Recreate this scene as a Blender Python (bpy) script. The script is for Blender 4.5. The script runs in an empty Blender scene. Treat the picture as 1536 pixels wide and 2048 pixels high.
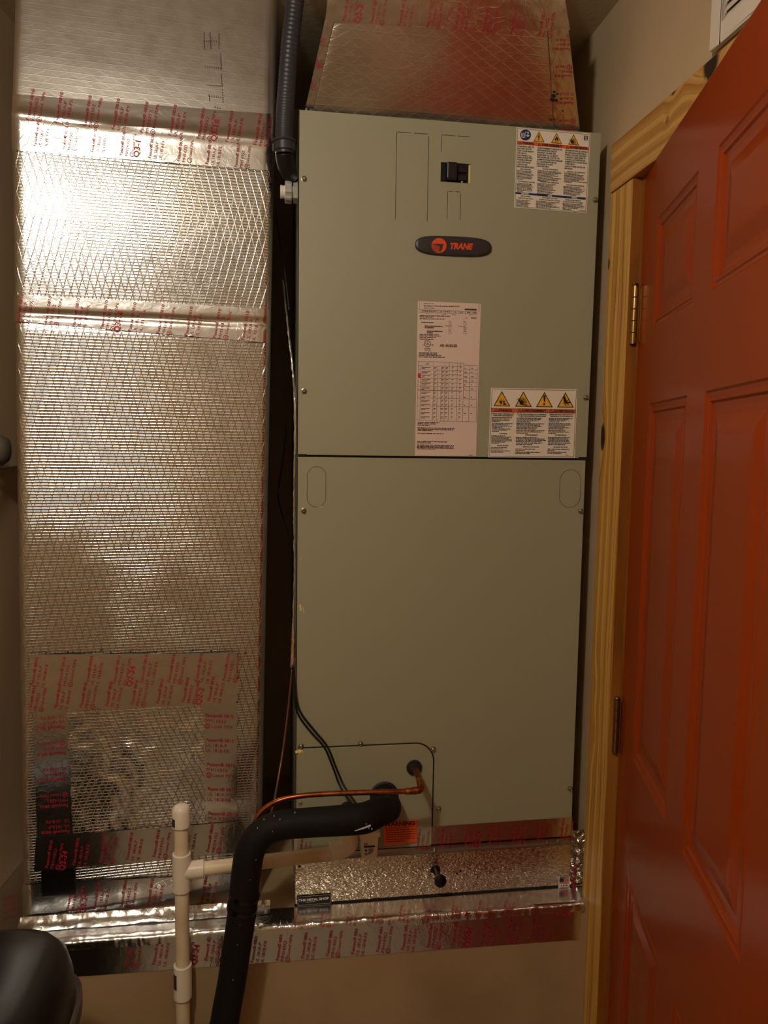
import bpy, math, random
from mathutils import Vector, Matrix, noise
random.seed(7)
SC = bpy.context.scene; COL = SC.collection
# ------------------------------------------------------------------ camera
YAW, PITCH, ROLL = 0.144817, 0.091006, 0.0152545
CAM = Vector((-0.044534, -1.495261, 1.570021)); FPX = 1516.917; ZT = 2.19
def basis():
    cy, sy, cp, sp = math.cos(YAW), math.sin(YAW), math.cos(PITCH), math.sin(PITCH)
    f = Vector((sy*cp, cy*cp, -sp)); r = Vector((cy, -sy, 0)); u = r.cross(f)
    c, s = math.cos(ROLL), math.sin(ROLL)
    return c*r + s*u, -s*r + c*u, f
RX, UP, FW = basis()
cd = bpy.data.cameras.new('camera'); cam = bpy.data.objects.new('camera', cd); COL.objects.link(cam)
cam.matrix_world = Matrix(((RX.x, UP.x, -FW.x, CAM.x), (RX.y, UP.y, -FW.y, CAM.y), (RX.z, UP.z, -FW.z, CAM.z), (0, 0, 0, 1)))
cd.sensor_fit = 'AUTO'; cd.sensor_width = 36; cd.lens = FPX*36/2048; cd.clip_start = 0.02
SC.camera = cam
# ------------------------------------------------------------------ world, lights, exposure
w = bpy.data.worlds.new('world'); SC.world = w; w.use_nodes = True
w.node_tree.nodes['Background'].inputs[0].default_value = (0.02, 0.016, 0.012, 1)
w.node_tree.nodes['Background'].inputs[1].default_value = 0.3
def lamp(name, loc, energy, radius, color):
    l = bpy.data.lights.new(name, 'POINT'); l.energy = energy; l.shadow_soft_size = radius; l.color = color
    o = bpy.data.objects.new(name, l); o.location = loc; COL.objects.link(o); return o
lamp('ceiling_bulb', (-0.46, -1.36, 2.36), 30.0, 0.055, (1.0, 0.91, 0.78))
SC.view_settings.view_transform = 'Standard'; SC.view_settings.look = 'None'
SC.view_settings.gamma = 1; SC.view_settings.exposure = 0.0; SC.view_settings.use_curve_mapping = False

# ------------------------------------------------------------------ helpers
def ray(px, py):
    return (RX*((px-768)/FPX) - UP*((py-1024)/FPX) + FW)
def hit(px, py, axis, val):                       # pixel of the photograph -> point of a real plane
    d = ray(px, py); t = (val-CAM[axis])/d[axis]; return CAM + d*t
def onplane(yv): return lambda px, py, off=0.0: hit(px, py, 1, yv-off)
def srgb(r, g, b):
    f = lambda c: (c/255/12.92) if c <= 10 else ((c/255+.055)/1.055)**2.4
    return (f(r), f(g), f(b), 1)
MATS = {}
def mat(name, col, rough=.5, metal=0.0, **k):
    m = bpy.data.materials.new(name); m.use_nodes = True; nt = m.node_tree; b = nt.nodes['Principled BSDF']
    b.inputs['Base Color'].default_value = col; b.inputs['Roughness'].default_value = rough; b.inputs['Metallic'].default_value = metal
    if 'spec' in k: b.inputs['Specular IOR Level'].default_value = k['spec']
    if 'coat' in k: b.inputs['Coat Weight'].default_value = k['coat']; b.inputs['Coat Roughness'].default_value = .15
    if k.get('bump'):
        sc, dist, st = k['bump'][:3]
        tc = nt.nodes.new('ShaderNodeTexCoord'); n = nt.nodes.new('ShaderNodeTexNoise'); n.inputs['Scale'].default_value = sc
        n.inputs['Detail'].default_value = 4
        if len(k['bump']) > 3:
            mp = nt.nodes.new('ShaderNodeMapping'); mp.inputs['Scale'].default_value = k['bump'][3]
            nt.links.new(tc.outputs['Object'], mp.inputs[0]); nt.links.new(mp.outputs[0], n.inputs[0])
        else: nt.links.new(tc.outputs['Object'], n.inputs[0])
        bp = nt.nodes.new('ShaderNodeBump'); bp.inputs['Distance'].default_value = dist; bp.inputs['Strength'].default_value = st
        nt.links.new(n.outputs[0], bp.inputs['Height']); nt.links.new(bp.outputs[0], b.inputs['Normal'])
        if k.get('mottle'):
            mx = nt.nodes.new('ShaderNodeMixRGB'); mx.inputs[1].default_value = col; mx.inputs[2].default_value = k['mottle'][0]
            n2 = nt.nodes.new('ShaderNodeTexNoise'); n2.inputs['Scale'].default_value = k['mottle'][1]; n2.inputs['Detail'].default_value = 5
            nt.links.new(tc.outputs['Object'], n2.inputs[0])
            cr = nt.nodes.new('ShaderNodeMapRange'); cr.inputs[1].default_value = .4; cr.inputs[2].default_value = .75
            nt.links.new(n2.outputs[0], cr.inputs[0]); nt.links.new(cr.outputs[0], mx.inputs[0]); nt.links.new(mx.outputs[0], b.inputs['Base Color'])
    MATS[name] = m; return m
class NT:
    def __init__(s, m): s.nt = m.node_tree
    def n(s, typ, **k):
        x = s.nt.nodes.new('ShaderNode'+typ)
        for a, v in k.items(): setattr(x, a, v)
        return x
    def l(s, a, b): s.nt.links.new(a, b)
    def math(s, op, a, b=None, c=None):
        x = s.n('Math', operation=op)
        for i, v in enumerate((a, b, c)):
            if v is None: continue
            if isinstance(v, (int, float)): x.inputs[i].default_value = v
            else: s.l(v, x.inputs[i])
        return x.outputs[0]
    def rng(s, v, a, b, c, d):
        x = s.n('MapRange', interpolation_type='SMOOTHSTEP'); s.l(v, x.inputs[0])
        for i, q in enumerate((a, b, c, d)): x.inputs[i+1].default_value = q
        return x.outputs[0]
    def noise(s, vec, scale, det=3, dist=0.0, rough=.5):
        x = s.n('TexNoise'); x.inputs['Scale'].default_value = scale; x.inputs['Detail'].default_value = det
        x.inputs['Distortion'].default_value = dist; x.inputs['Roughness'].default_value = rough
        s.l(vec, x.inputs['Vector']); return x.outputs[0]
    def bump(s, h, dist, st, nrm=None):
        x = s.n('Bump'); x.inputs['Distance'].default_value = dist; x.inputs['Strength'].default_value = st
        s.l(h, x.inputs['Height'])
        if nrm: s.l(nrm, x.inputs['Normal'])
        return x.outputs[0]
def scrim_foil(name, col, rough, slope=.28, sp=.0135, hsp=.0056, wob=1.0, rot=False, dent=(14, .004, .35), ls=.7, fine=.2):
    m = mat(name, col, rough, 1.0); t = NT(m); b = m.node_tree.nodes['Principled BSDF']
    tc = t.n('TexCoord').outputs['Object']; sx = t.n('SeparateXYZ'); t.l(tc, sx.inputs[0])
    nz = t.noise(tc, 25, 2); j = t.math('MULTIPLY', t.math('SUBTRACT', nz, .5), .004*wob)
    X = t.math('ADD', sx.outputs[0], j); Z = t.math('ADD', sx.outputs[2], t.math('MULTIPLY', j, .35))
    if rot: X, Z = Z, X
    def line(v, s, w_): return t.rng(t.math('PINGPONG', v, s/2), 0.0, w_, 1.0, 0.0)
    d1 = line(t.math('ADD', X, t.math('MULTIPLY', Z, slope)), sp, .0011)
    d2 = line(t.math('SUBTRACT', X, t.math('MULTIPLY', Z, slope)), sp, .0011)
    h = line(Z, hsp, .0013)
    big = t.noise(tc, 6, 2)
    hs = t.rng(big, .25, .75, .6, 1.0)
    ln = t.math('MAXIMUM', t.math('MAXIMUM', d1, d2), t.math('MULTIPLY', h, hs))
    b1 = t.bump(ln, .00055, ls)
    b2 = t.bump(t.noise(tc, 220, 3), .0006, fine, b1)
    b3 = t.bump(t.noise(tc, dent[0], 3, .6), dent[1], dent[2], b2)
    t.l(b3, b.inputs['Normal'])
    r = t.math('ADD', t.math('MULTIPLY', t.noise(tc, 40, 3), .12), rough-.06); t.l(r, b.inputs['Roughness'])
    return m
def tape_foil(name, col, rough, cr=.5):
    m = mat(name, col, rough, 1.0); t = NT(m); b = m.node_tree.nodes['Principled BSDF']
    tc = t.n('TexCoord').outputs['Object']
    v = t.n('TexVoronoi', feature='DISTANCE_TO_EDGE'); v.inputs['Scale'].default_value = 55
    nv = t.n('TexNoise'); nv.inputs['Scale'].default_value = 9; t.l(tc, nv.inputs['Vector'])
    mx = t.n('MixRGB'); mx.inputs[0].default_value = .12; t.l(tc, mx.inputs[1]); t.l(nv.outputs[1], mx.inputs[2]); t.l(mx.outputs[0], v.inputs['Vector'])
    cre = t.rng(v.outputs[0], 0.0, .08, 1.0, 0.0)
    msk = t.rng(t.noise(tc, 7, 3), .5, .62, 0.0, 1.0)
    b1 = t.bump(t.math('MULTIPLY', cre, msk), .0003, cr)
    b2 = t.bump(t.noise(tc, 80, 5, .8), .0012, cr*.6, b1)
    b3 = t.bump(t.noise(tc, 12, 3, .5), .003, .2, b2)
    t.l(b3, b.inputs['Normal']); return m
def tint(m, hue_col, scale, lo, hi, amt=1.0):
    t = NT(m); b = m.node_tree.nodes['Principled BSDF']; tc = t.n('TexCoord').outputs['Object']
    mx = t.n('MixRGB'); mx.inputs[1].default_value = b.inputs['Base Color'].default_value; mx.inputs[2].default_value = hue_col
    t.l(t.math('MULTIPLY', t.rng(t.noise(tc, scale, 5), lo, hi, 0, 1), amt), mx.inputs[0]); t.l(mx.outputs[0], b.inputs['Base Color'])

WL = {}
PRINT = ('printing', 'edge_printing', 'paint_fleck', 'lettering', 'white_lettering', 'badge_lettering', 'pictogram', 'symbol_lines', 'border_line', 'ink_marks', 'emblem_lines', 'red_stripe', 'paint_scratch', 'corner_mark')
def props(o, label=None, cat=None, group=None, kind=None):
    if label: o['label'] = label
    if cat: o['category'] = cat
    if group: o['group'] = group
    if kind: o['kind'] = kind
    return o
def thing(name, loc, label, cat, group=None):
    o = bpy.data.objects.new(name, None); o.location = loc; o.empty_display_size = .03; COL.objects.link(o)
    WL[o.name] = Vector(loc); return props(o, label, cat, group)
class MB:
    def __init__(s): s.v = []; s.f = []
    def add(s, vs, fs):
        k = len(s.v); s.v += [Vector(p) for p in vs]; s.f += [tuple(i+k for i in f) for f in fs]; return s
    def box(s, a, b, M=None):
        (x0, y0, z0), (x1, y1, z1) = a, b
        p = [Vector(q) for q in ((x0,y0,z0),(x1,y0,z0),(x1,y1,z0),(x0,y1,z0),(x0,y0,z1),(x1,y0,z1),(x1,y1,z1),(x0,y1,z1))]
        if M: p = [M @ q for q in p]
        return s.add(p, [(0,3,2,1),(4,5,6,7),(0,1,5,4),(1,2,6,5),(2,3,7,6),(3,0,4,7)])
    def rings(s, rs, closed=True, caps=True):
        n = len(rs[0]); k = len(s.v)
        for r in rs: s.v += [Vector(q) for q in r]
        for i in range(len(rs)-1):
            for j in range(n if closed else n-1):
                a = k+i*n+j; b_ = k+i*n+(j+1) % n; s.f.append((a, b_, b_+n, a+n))
        if caps:
            s.f.append(tuple(k+j for j in range(n))[::-1]); s.f.append(tuple(k+(len(rs)-1)*n+j for j in range(n)))
        return s
    def tube(s, pts, rad, n=14, sub=8, caps=True, smooth=True):
        P = [Vector(q) for q in pts]; R_ = list(rad) if isinstance(rad, (list, tuple)) else [rad]*len(P)
        if smooth and len(P) > 2:
            Q, S = [], []
            for i in range(len(P)-1):
                p0, p1, p2, p3 = P[max(i-1,0)], P[i], P[i+1], P[min(i+2,len(P)-1)]
                for q in range(sub):
                    u = q/sub
                    Q.append(.5*((2*p1)+(p2-p0)*u+(2*p0-5*p1+4*p2-p3)*u*u+(3*p1-p0-3*p2+p3)*u**3)); S.append(R_[i]*(1-u)+R_[i+1]*u)
            Q.append(P[-1]); S.append(R_[-1]); P, R_ = Q, S
        rs = []; up = None
        for i, p in enumerate(P):
            t = (P[min(i+1,len(P)-1)]-P[max(i-1,0)]).normalized()
            if up is None: up = Vector((0,0,1)) if abs(t.z) < .9 else Vector((1,0,0))
            a = (up - t*up.dot(t)).normalized(); up = a; b_ = t.cross(a)
            rs.append([p+(a*math.cos(2*math.pi*j/n)+b_*math.sin(2*math.pi*j/n))*R_[i] for j in range(n)])
        return s.rings(rs, True, caps)
    def lathe(s, o, ax, prof, n=20):            # prof: (distance along axis, radius)
        o = Vector(o); ax = Vector(ax).normalized(); a = ax.orthogonal().normalized(); b_ = ax.cross(a)
        return s.rings([[o+ax*d+(a*math.cos(2*math.pi*j/n)+b_*math.sin(2*math.pi*j/n))*max(r,1e-5) for j in range(n)] for d, r in prof])
    def plate(s, poly, y0, y1):                 # poly of (x,z), extruded in y
        n = len(poly); k = len(s.v)
        s.v += [Vector((x, y0, z)) for x, z in poly]+[Vector((x, y1, z)) for x, z in poly]
        s.f.append(tuple(range(k, k+n))); s.f.append(tuple(range(k+2*n-1, k+n-1, -1)))
        for j in range(n): s.f.append((k+j, k+(j+1) % n, k+n+(j+1) % n, k+n+j))
        return s
    def build(s, name, m, parent=None, smooth=False, bevel=0, **pr):
        me = bpy.data.meshes.new(name); off = WL[parent.name] if parent is not None else Vector((0,0,0))
        me.from_pydata([v-off for v in s.v], [], s.f); me.validate(); me.update()
        import bmesh
        bm = bmesh.new(); bm.from_mesh(me); bmesh.ops.remove_doubles(bm, verts=bm.verts, dist=1e-6)
        if not getattr(s, 'flat', False): bmesh.ops.recalc_face_normals(bm, faces=bm.faces)
        bm.to_mesh(me); bm.free()
        me.materials.append(MATS[m] if isinstance(m, str) else m)
        if smooth: me.polygons.foreach_set('use_smooth', [True]*len(me.polygons))
        o = bpy.data.objects.new(name, me); COL.objects.link(o); WL[o.name] = off
        if parent is not None: o.parent = parent
        if smooth and smooth != 'all':
            try: me.set_sharp_from_angle(angle=math.radians(38))
            except Exception: pass
        if bevel:
            bv = o.modifiers.new('bevel', 'BEVEL'); bv.width = bevel; bv.segments = 2; bv.limit_method = 'ANGLE'
        if name in PRINT: o['kind'] = 'stuff'
        return props(o, **pr)
def sub(parent, o):                                # make o a sub-part of a part that shares its root
    o.parent = parent; return o

# ---- lettering as flat print, mapped onto real surfaces
_tc = {}
def glyphs(text, bold=0.0, shear=0.0, res=2):
    key = (text, bold, shear, res)
    if key not in _tc:
        c = bpy.data.curves.new('t', 'FONT'); c.body = text; c.size = 1; c.resolution_u = res; c.fill_mode = 'FRONT'; c.offset = bold; c.shear = shear
        o = bpy.data.objects.new('t', c); me = bpy.data.meshes.new_from_object(o)
        vs = [(v.co.x, v.co.y) for v in me.vertices]; fs = [tuple(p.vertices) for p in me.polygons]
        bpy.data.objects.remove(o); bpy.data.curves.remove(c); bpy.data.meshes.remove(me)
        _tc[key] = (vs, fs, min(v[0] for v in vs), max(v[0] for v in vs))
    return _tc[key]
CAPH = .70
def write(mb, text, p0, p1, h, surf, off=.0006, bold=.012, shear=0.0, hv=None, res=2):
    """text from pixel p0 to p1 (baseline), letter height h pixels; hv overrides the up direction"""
    vs, fs, x0, x1 = glyphs(text, bold, shear, res)
    dx, dy = p1[0]-p0[0], p1[1]-p0[1]; L = math.hypot(dx, dy)
    ux, uy = dx/(x1-x0), dy/(x1-x0)
    vx, vy = hv if hv else (dy/L, -dx/L)
    mb.add([surf(p0[0]+ux*(a-x0)+vx*b*h/CAPH, p0[1]+uy*(a-x0)+vy*b*h/CAPH, off) for a, b in vs], fs)
    mb.flat = True
def poly(mb, pts, surf, off=.0005):
    mb.add([surf(x, y, off) for x, y in pts], [tuple(range(len(pts)))]); mb.flat = True
def stroke(mb, a, b, wd, surf, off=.0006):
    dx, dy = b[0]-a[0], b[1]-a[1]; L = math.hypot(dx, dy) or 1; nx, ny = -dy/L*wd/2, dx/L*wd/2
    poly(mb, [(a[0]+nx, a[1]+ny), (b[0]+nx, b[1]+ny), (b[0]-nx, b[1]-ny), (a[0]-nx, a[1]-ny)], surf, off)
def ringp(mb, c, r0, r1, surf, off=.0006, n=20):
    pts = []
    for j in range(n):
        a = 2*math.pi*j/n; pts += [(c[0]+r0*math.cos(a), c[1]+r0*math.sin(a)), (c[0]+r1*math.cos(a), c[1]+r1*math.sin(a))]
    mb.add([surf(x, y, off) for x, y in pts], [(2*j, 2*j+1, (2*j+3) % (2*n), (2*j+2) % (2*n)) for j in range(n)]); mb.flat = True
def disc(mb, c, r, surf, off=.0006, n=20):
    poly(mb, [(c[0]+r*math.cos(2*math.pi*j/n), c[1]+r*math.sin(2*math.pi*j/n)) for j in range(n)], surf, off)
def greek(mb, p0, p1, rows, h, surf, off=.0006, rnd=None, slack=.35, fill=.62):
    """a block of print too small to read: word-long bars, p0 top-left, p1 top-right, h height of the block"""
    rnd = rnd or random; dx, dy = p1[0]-p0[0], p1[1]-p0[1]; L = math.hypot(dx, dy); ux, uy = dx/L, dy/L
    for r in range(rows):
        y = h*(r+.5)/rows; end = L*(1-rnd.random()*slack) if r < rows-1 else L*(.3+.4*rnd.random()); x = 0
        while x < end:
            wl = L*(.035+.11*rnd.random()); wl = min(wl, end-x)
            a = (p0[0]+ux*x, p0[1]+uy*x+y); b = (p0[0]+ux*(x+wl), p0[1]+uy*(x+wl)+y)
            if wl > L*.01: stroke(mb, a, b, h/rows*fill*(.75+.25*rnd.random()), surf, off)
            x += wl+L*.014
def lerp(a, b, t): return a+(b-a)*t
def lerp2(p, q, t): return (lerp(p[0], q[0], t), lerp(p[1], q[1], t))
def grid(mb, quad, nu, nv, surf, off=0.001, crumple=0.0, cs=40, edge=None):
    TL, TR, BR, BL = quad; vs, fs = [], []
    for j in range(nv+1):
        for i in range(nu+1):
            u, v = i/nu, j/nv
            if edge: v2 = v+ (edge*noise.noise(Vector((u*9, 3, quad[0][1]))) if j in (0, nv) else 0)
            else: v2 = v
            p = lerp2(lerp2(TL, TR, u), lerp2(BL, BR, u), v2)
            q = surf(p[0], p[1], off)
            if crumple: q = q+Vector((0, -1, 0))*abs(noise.fractal(q*cs, .6, 2.2, 3))*crumple
            vs.append(q)
    for j in range(nv):
        for i in range(nu):
            a = j*(nu+1)+i; fs.append((a, a+nu+1, a+nu+2, a+1))
    mb.add(vs, fs); mb.flat = True; return mb

# ------------------------------------------------------------------ materials
mat('wall_paint', srgb(196, 172, 138), .75, bump=(180, .0012, .35), mottle=(srgb(186, 160, 124), 2.5))
mat('ceiling_paint', srgb(205, 188, 158), .85, bump=(90, .002, .3))
mat('floor_tile', srgb(158, 148, 132), .5, bump=(30, .001, .2))
mat('platform_paint', srgb(172, 148, 112), .62, bump=(60, .0008, .25), mottle=(srgb(150, 124, 90), 5))
mat('cabinet_paint', srgb(157, 155, 130), .42, bump=(700, .00025, .35), spec=.4)
mat('cabinet_edge', srgb(176, 176, 152), .4)
mat('dark_gap', srgb(22, 20, 18), .9)
mat('dark_insulation', srgb(58, 52, 48), .9, bump=(60, .002, .4))
mat('black_rubber', srgb(34, 32, 32), .55, bump=(300, .0004, .3))
mat('foam_black', srgb(24, 22, 21), .66, bump=(420, .0004, .4), spec=.2)
mat('black_plastic', srgb(17, 16, 15), .36, bump=(500, .0002, .3))
mat('black_gloss', srgb(14, 13, 13), .22)
mat('badge_black', srgb(46, 42, 44), .4)
mat('badge_orange', srgb(226, 78, 30), .5)
mat('conduit_grey', srgb(50, 52, 57), .42)
mat('pvc_white', srgb(236, 226, 208), .32, spec=.5)
mat('pvc_aged', srgb(234, 220, 190), .34, bump=(12, .0004, .2), mottle=(srgb(196, 164, 116), 9))
mat('pvc_grey', srgb(168, 168, 162), .4)
mat('copper_dull', srgb(128, 84, 62), .4, .6)
mat('copper', srgb(190, 112, 66), .3, 1.0, bump=(90, .0005, .3), mottle=(srgb(110, 52, 26), 45))
mat('copper_dark', srgb(128, 66, 40), .45, 1.0, bump=(150, .0008, .5), mottle=(srgb(210, 140, 70), 70))
mat('screw_metal', srgb(150, 148, 130), .35, .9)
mat('galvanised', srgb(176, 168, 158), .33, 1.0, bump=(25, .001, .3))
mat('brass', srgb(172, 140, 88), .25, 1.0)
mat('paper_white', srgb(232, 222, 206), .5)
mat('paper_pink', srgb(222, 200, 186), .55)
mat('ink_black', srgb(26, 20, 22), .6)
mat('ink_brown', srgb(70, 40, 36), .6)
mat('ink_blue', srgb(24, 40, 98), .5)
mat('ink_orange', srgb(222, 92, 36), .5)
mat('ink_yellow', srgb(238, 178, 48), .5)
mat('ink_white', srgb(238, 232, 220), .5)
mat('ink_red', srgb(196, 40, 40), .5)
mat('tape_print', srgb(168, 30, 52), .5)
mat('orange_label', srgb(240, 96, 32), .5)
mat('vent_white', srgb(222, 210, 194), .45)
mat('sealant', srgb(222, 206, 130), .6, bump=(200, .003, .6))
mat('paint_fleck', srgb(190, 186, 180), .6)
mat('door_paint', srgb(146, 53, 5), .22, bump=(70, .0003, .2), spec=.17)
mat('cable_black', srgb(20, 19, 19), .4)
mat('grey_rubber', srgb(92, 84, 72), .7, bump=(120, .002, .6))
scrim_foil('duct_foil', (.67, .685, .70, 1), .19, dent=(14, .003, .2), ls=.75, fine=.22)
scrim_foil('duct_foil_plain', (.74, .72, .69, 1), .36, slope=1.9, sp=.036, hsp=.012, dent=(7, .003, .2), ls=.12, fine=.15)
scrim_foil('patch_foil', (.72, .735, .745, 1), .2, slope=.45, sp=.012, hsp=.0062, wob=2.5, dent=(22, .004, .3), ls=.8)
tape_foil('tape_foil', (.72, .73, .735, 1), .22, .4)
tape_foil('tape_crumpled', (.75, .755, .76, 1), .22, .8)
tape_foil('tape_smooth', (.70, .71, .72, 1), .2, .25)
tape_foil('dark_patch', (.06, .05, .05, 1), .35, .2)
def hammered():
    m = mat('hammered_metal', (.76, .70, .58, 1), .2, 1.0); t = NT(m); b = m.node_tree.nodes['Principled BSDF']
    tc = t.n('TexCoord').outputs['Object']; mp = t.n('Mapping'); mp.inputs['Scale'].default_value = (1, 1, 2.3); mp.inputs['Rotation'].default_value = (0, .25, 0)
    t.l(tc, mp.inputs[0]); n = t.noise(mp.outputs[0], 105, 2, 1.2)
    t.l(t.bump(t.rng(n, .3, .7, 0, 1), .0011, .6), b.inputs['Normal'])
hammered()
def wood(name, knots, axis=2, base=(214, 170, 84), dark=(142, 88, 30), line=1.0, seed=0.0):
    """pine with the grain along `axis`; knots = (y, z, radius, how dark) on the board face"""
    m = mat(name, srgb(*base), .42); t = NT(m); b = m.node_tree.nodes['Principled BSDF']
    tc = t.n('TexCoord').outputs['Object']; sx = t.n('SeparateXYZ'); t.l(tc, sx.inputs[0])
    A = sx.outputs[2] if axis == 2 else sx.outputs[1]; B = sx.outputs[1] if axis == 2 else sx.outputs[2]
    mp = t.n('Mapping'); mp.inputs['Location'].default_value = (seed, seed*2, seed*.7)
    mp.inputs['Scale'].default_value = (6, 6, 1.1) if axis == 2 else (6, 1.1, 6); t.l(tc, mp.inputs[0])
    warp = t.math('MULTIPLY', t.math('SUBTRACT', t.noise(mp.outputs[0], 1.2, 2), .5), .06)
    v = t.math('ADD', B, warp); dk = None
    for (ky, kz, kr, kd) in knots:
        dy = t.math('SUBTRACT', sx.outputs[1], ky); dz = t.math('SUBTRACT', sx.outputs[2], kz)
        el = (1.0, .42) if axis == 2 else (1.0, .8)
        d = t.math('SQRT', t.math('ADD', t.math('POWER', t.math('MULTIPLY', dy, el[0]), 2), t.math('POWER', t.math('MULTIPLY', dz, el[1]), 2)))
        pull = t.math('MULTIPLY', t.rng(d, 0, kr*4, 1, 0), kr*1.6)
        v = t.math('ADD', v, pull)
        q = t.math('MULTIPLY', t.rng(t.math('ADD', d, t.math('MULTIPLY', t.math('SUBTRACT', t.noise(tc, 90, 2), .5), kr*.5)), kr*.7, kr*1.15, 1, 0), kd)
        dk = q if dk is None else t.math('MAXIMUM', dk, q)
    ring = t.math('PINGPONG', v, .0075); ln = t.rng(ring, .0006, .0024, 1, 0)
    soft = t.rng(t.math('PINGPONG', t.math('ADD', v, .003), .017), 0, .017, 0, 1)
    c1 = t.n('MixRGB'); c1.inputs[1].default_value = srgb(*base); c1.inputs[2].default_value = srgb(base[0]-26, base[1]-38, base[2]-34); t.l(soft, c1.inputs[0])
    c2 = t.n('MixRGB'); c2.inputs[2].default_value = srgb(*dark); t.l(c1.outputs[0], c2.inputs[1])
    t.l(t.math('MULTIPLY', ln, t.math('MULTIPLY', t.rng(t.noise(mp.outputs[0], 3, 3), .35, .65, .3, 1), line)), c2.inputs[0])
    out = c2.outputs[0]
    if dk is not None:
        c3 = t.n('MixRGB'); c3.inputs[2].default_value = srgb(38, 20, 8); t.l(out, c3.inputs[1]); t.l(dk, c3.inputs[0]); out = c3.outputs[0]
    t.l(out, b.inputs['Base Color'])
    mp2 = t.n('Mapping'); mp2.inputs['Scale'].default_value = (300, 300, 12) if axis == 2 else (300, 12, 300); t.l(tc, mp2.inputs[0])
    t.l(t.bump(t.noise(mp2.outputs[0], 1, 2), .0006, .3), b.inputs['Normal'])

# ------------------------------------------------------------------ the room
XR, XL, XLL, YB, YF, ZC = 0.63, -0.61, -1.75, 0.62, -2.7, 2.45
PT = 0.614; PF = -0.06                      # platform top and front
def struct(name, m, boxes, bevel=0):
    b = MB()
    for a, c in boxes: b.box(a, c)
    return b.build(name, m, kind='structure', bevel=bevel)
struct('floor', 'floor_tile', [((XLL, YF, -.05), (XR+1.2, YB, 0))])
struct('ceiling', 'ceiling_paint', [((XLL, YF, ZC), (XR+1.2, YB+.1, ZC+.05))])
struct('wall_back', 'wall_paint', [((XL-.05, YB, 0), (XR+.05, YB+.1, ZC))])
_b = MB(); _c = [(-.558, YB), (-.6567, -.18), (-.80, -.18), (-.80, YB)]
_b.rings([[(x, y, 0) for x, y in _c], [(x, y, ZC) for x, y in _c]]).build('wall_left', 'wall_paint', kind='structure')
struct('wall_corner', 'wall_paint', [((XLL, -.18, 0), (-.80, -.08, ZC)), ((XLL-.1, YF, 0), (XLL, -.08, ZC))])
DY0, DY1, DZ1 = -.130, -.955, 2.072           # door opening
struct('wall_right', 'wall_paint', [((XR, DY0, 0), (XR+.11, YB, ZC)), ((XR, DY1, DZ1), (XR+.11, DY0, ZC)), ((XR, YF, 0), (XR+.11, DY1, ZC))])
struct('wall_front', 'wall_paint', [((XLL, YF-.1, 0), (XR+1.2, YF, ZC))])
struct('wall_hall', 'wall_paint', [((XR+1.2, YF, 0), (XR+1.3, YB, ZC))])

# door casing and jamb
wood('pine_casing', [(-.038, 1.588, .012, 1.0), (-.075, 1.25, .0001, 0), (-.06, 1.08, .008, .1), (-.055, .98, .009, .1), (-.033, 1.93, .005, .9)], 2, seed=.3)
wood('pine_header', [(-.372, 2.150, .021, 1.0), (-.262, 2.163, .010, .9), (-.245, 2.118, .006, .5)], 1, seed=1.7, base=(206, 160, 84), line=.6)
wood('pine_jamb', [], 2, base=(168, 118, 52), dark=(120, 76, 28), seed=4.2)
struct('trim_1', 'pine_casing', [((.611, -.121, 0), (XR, -.029, 2.064))], bevel=.0012)
struct('trim_2', 'pine_header', [((.609, -1.06, 2.0655), (XR, -.029, 2.157))], bevel=.0012)
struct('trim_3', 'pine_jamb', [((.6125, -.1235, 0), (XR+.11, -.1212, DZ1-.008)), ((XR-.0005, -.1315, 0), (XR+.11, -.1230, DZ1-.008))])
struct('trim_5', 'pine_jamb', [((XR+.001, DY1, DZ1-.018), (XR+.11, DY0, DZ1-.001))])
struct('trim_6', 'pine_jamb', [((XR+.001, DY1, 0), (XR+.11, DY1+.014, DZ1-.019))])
struct('trim_4', 'pine_casing', [((.611, -1.06, 0), (XR, -.968, 2.064))])

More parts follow.
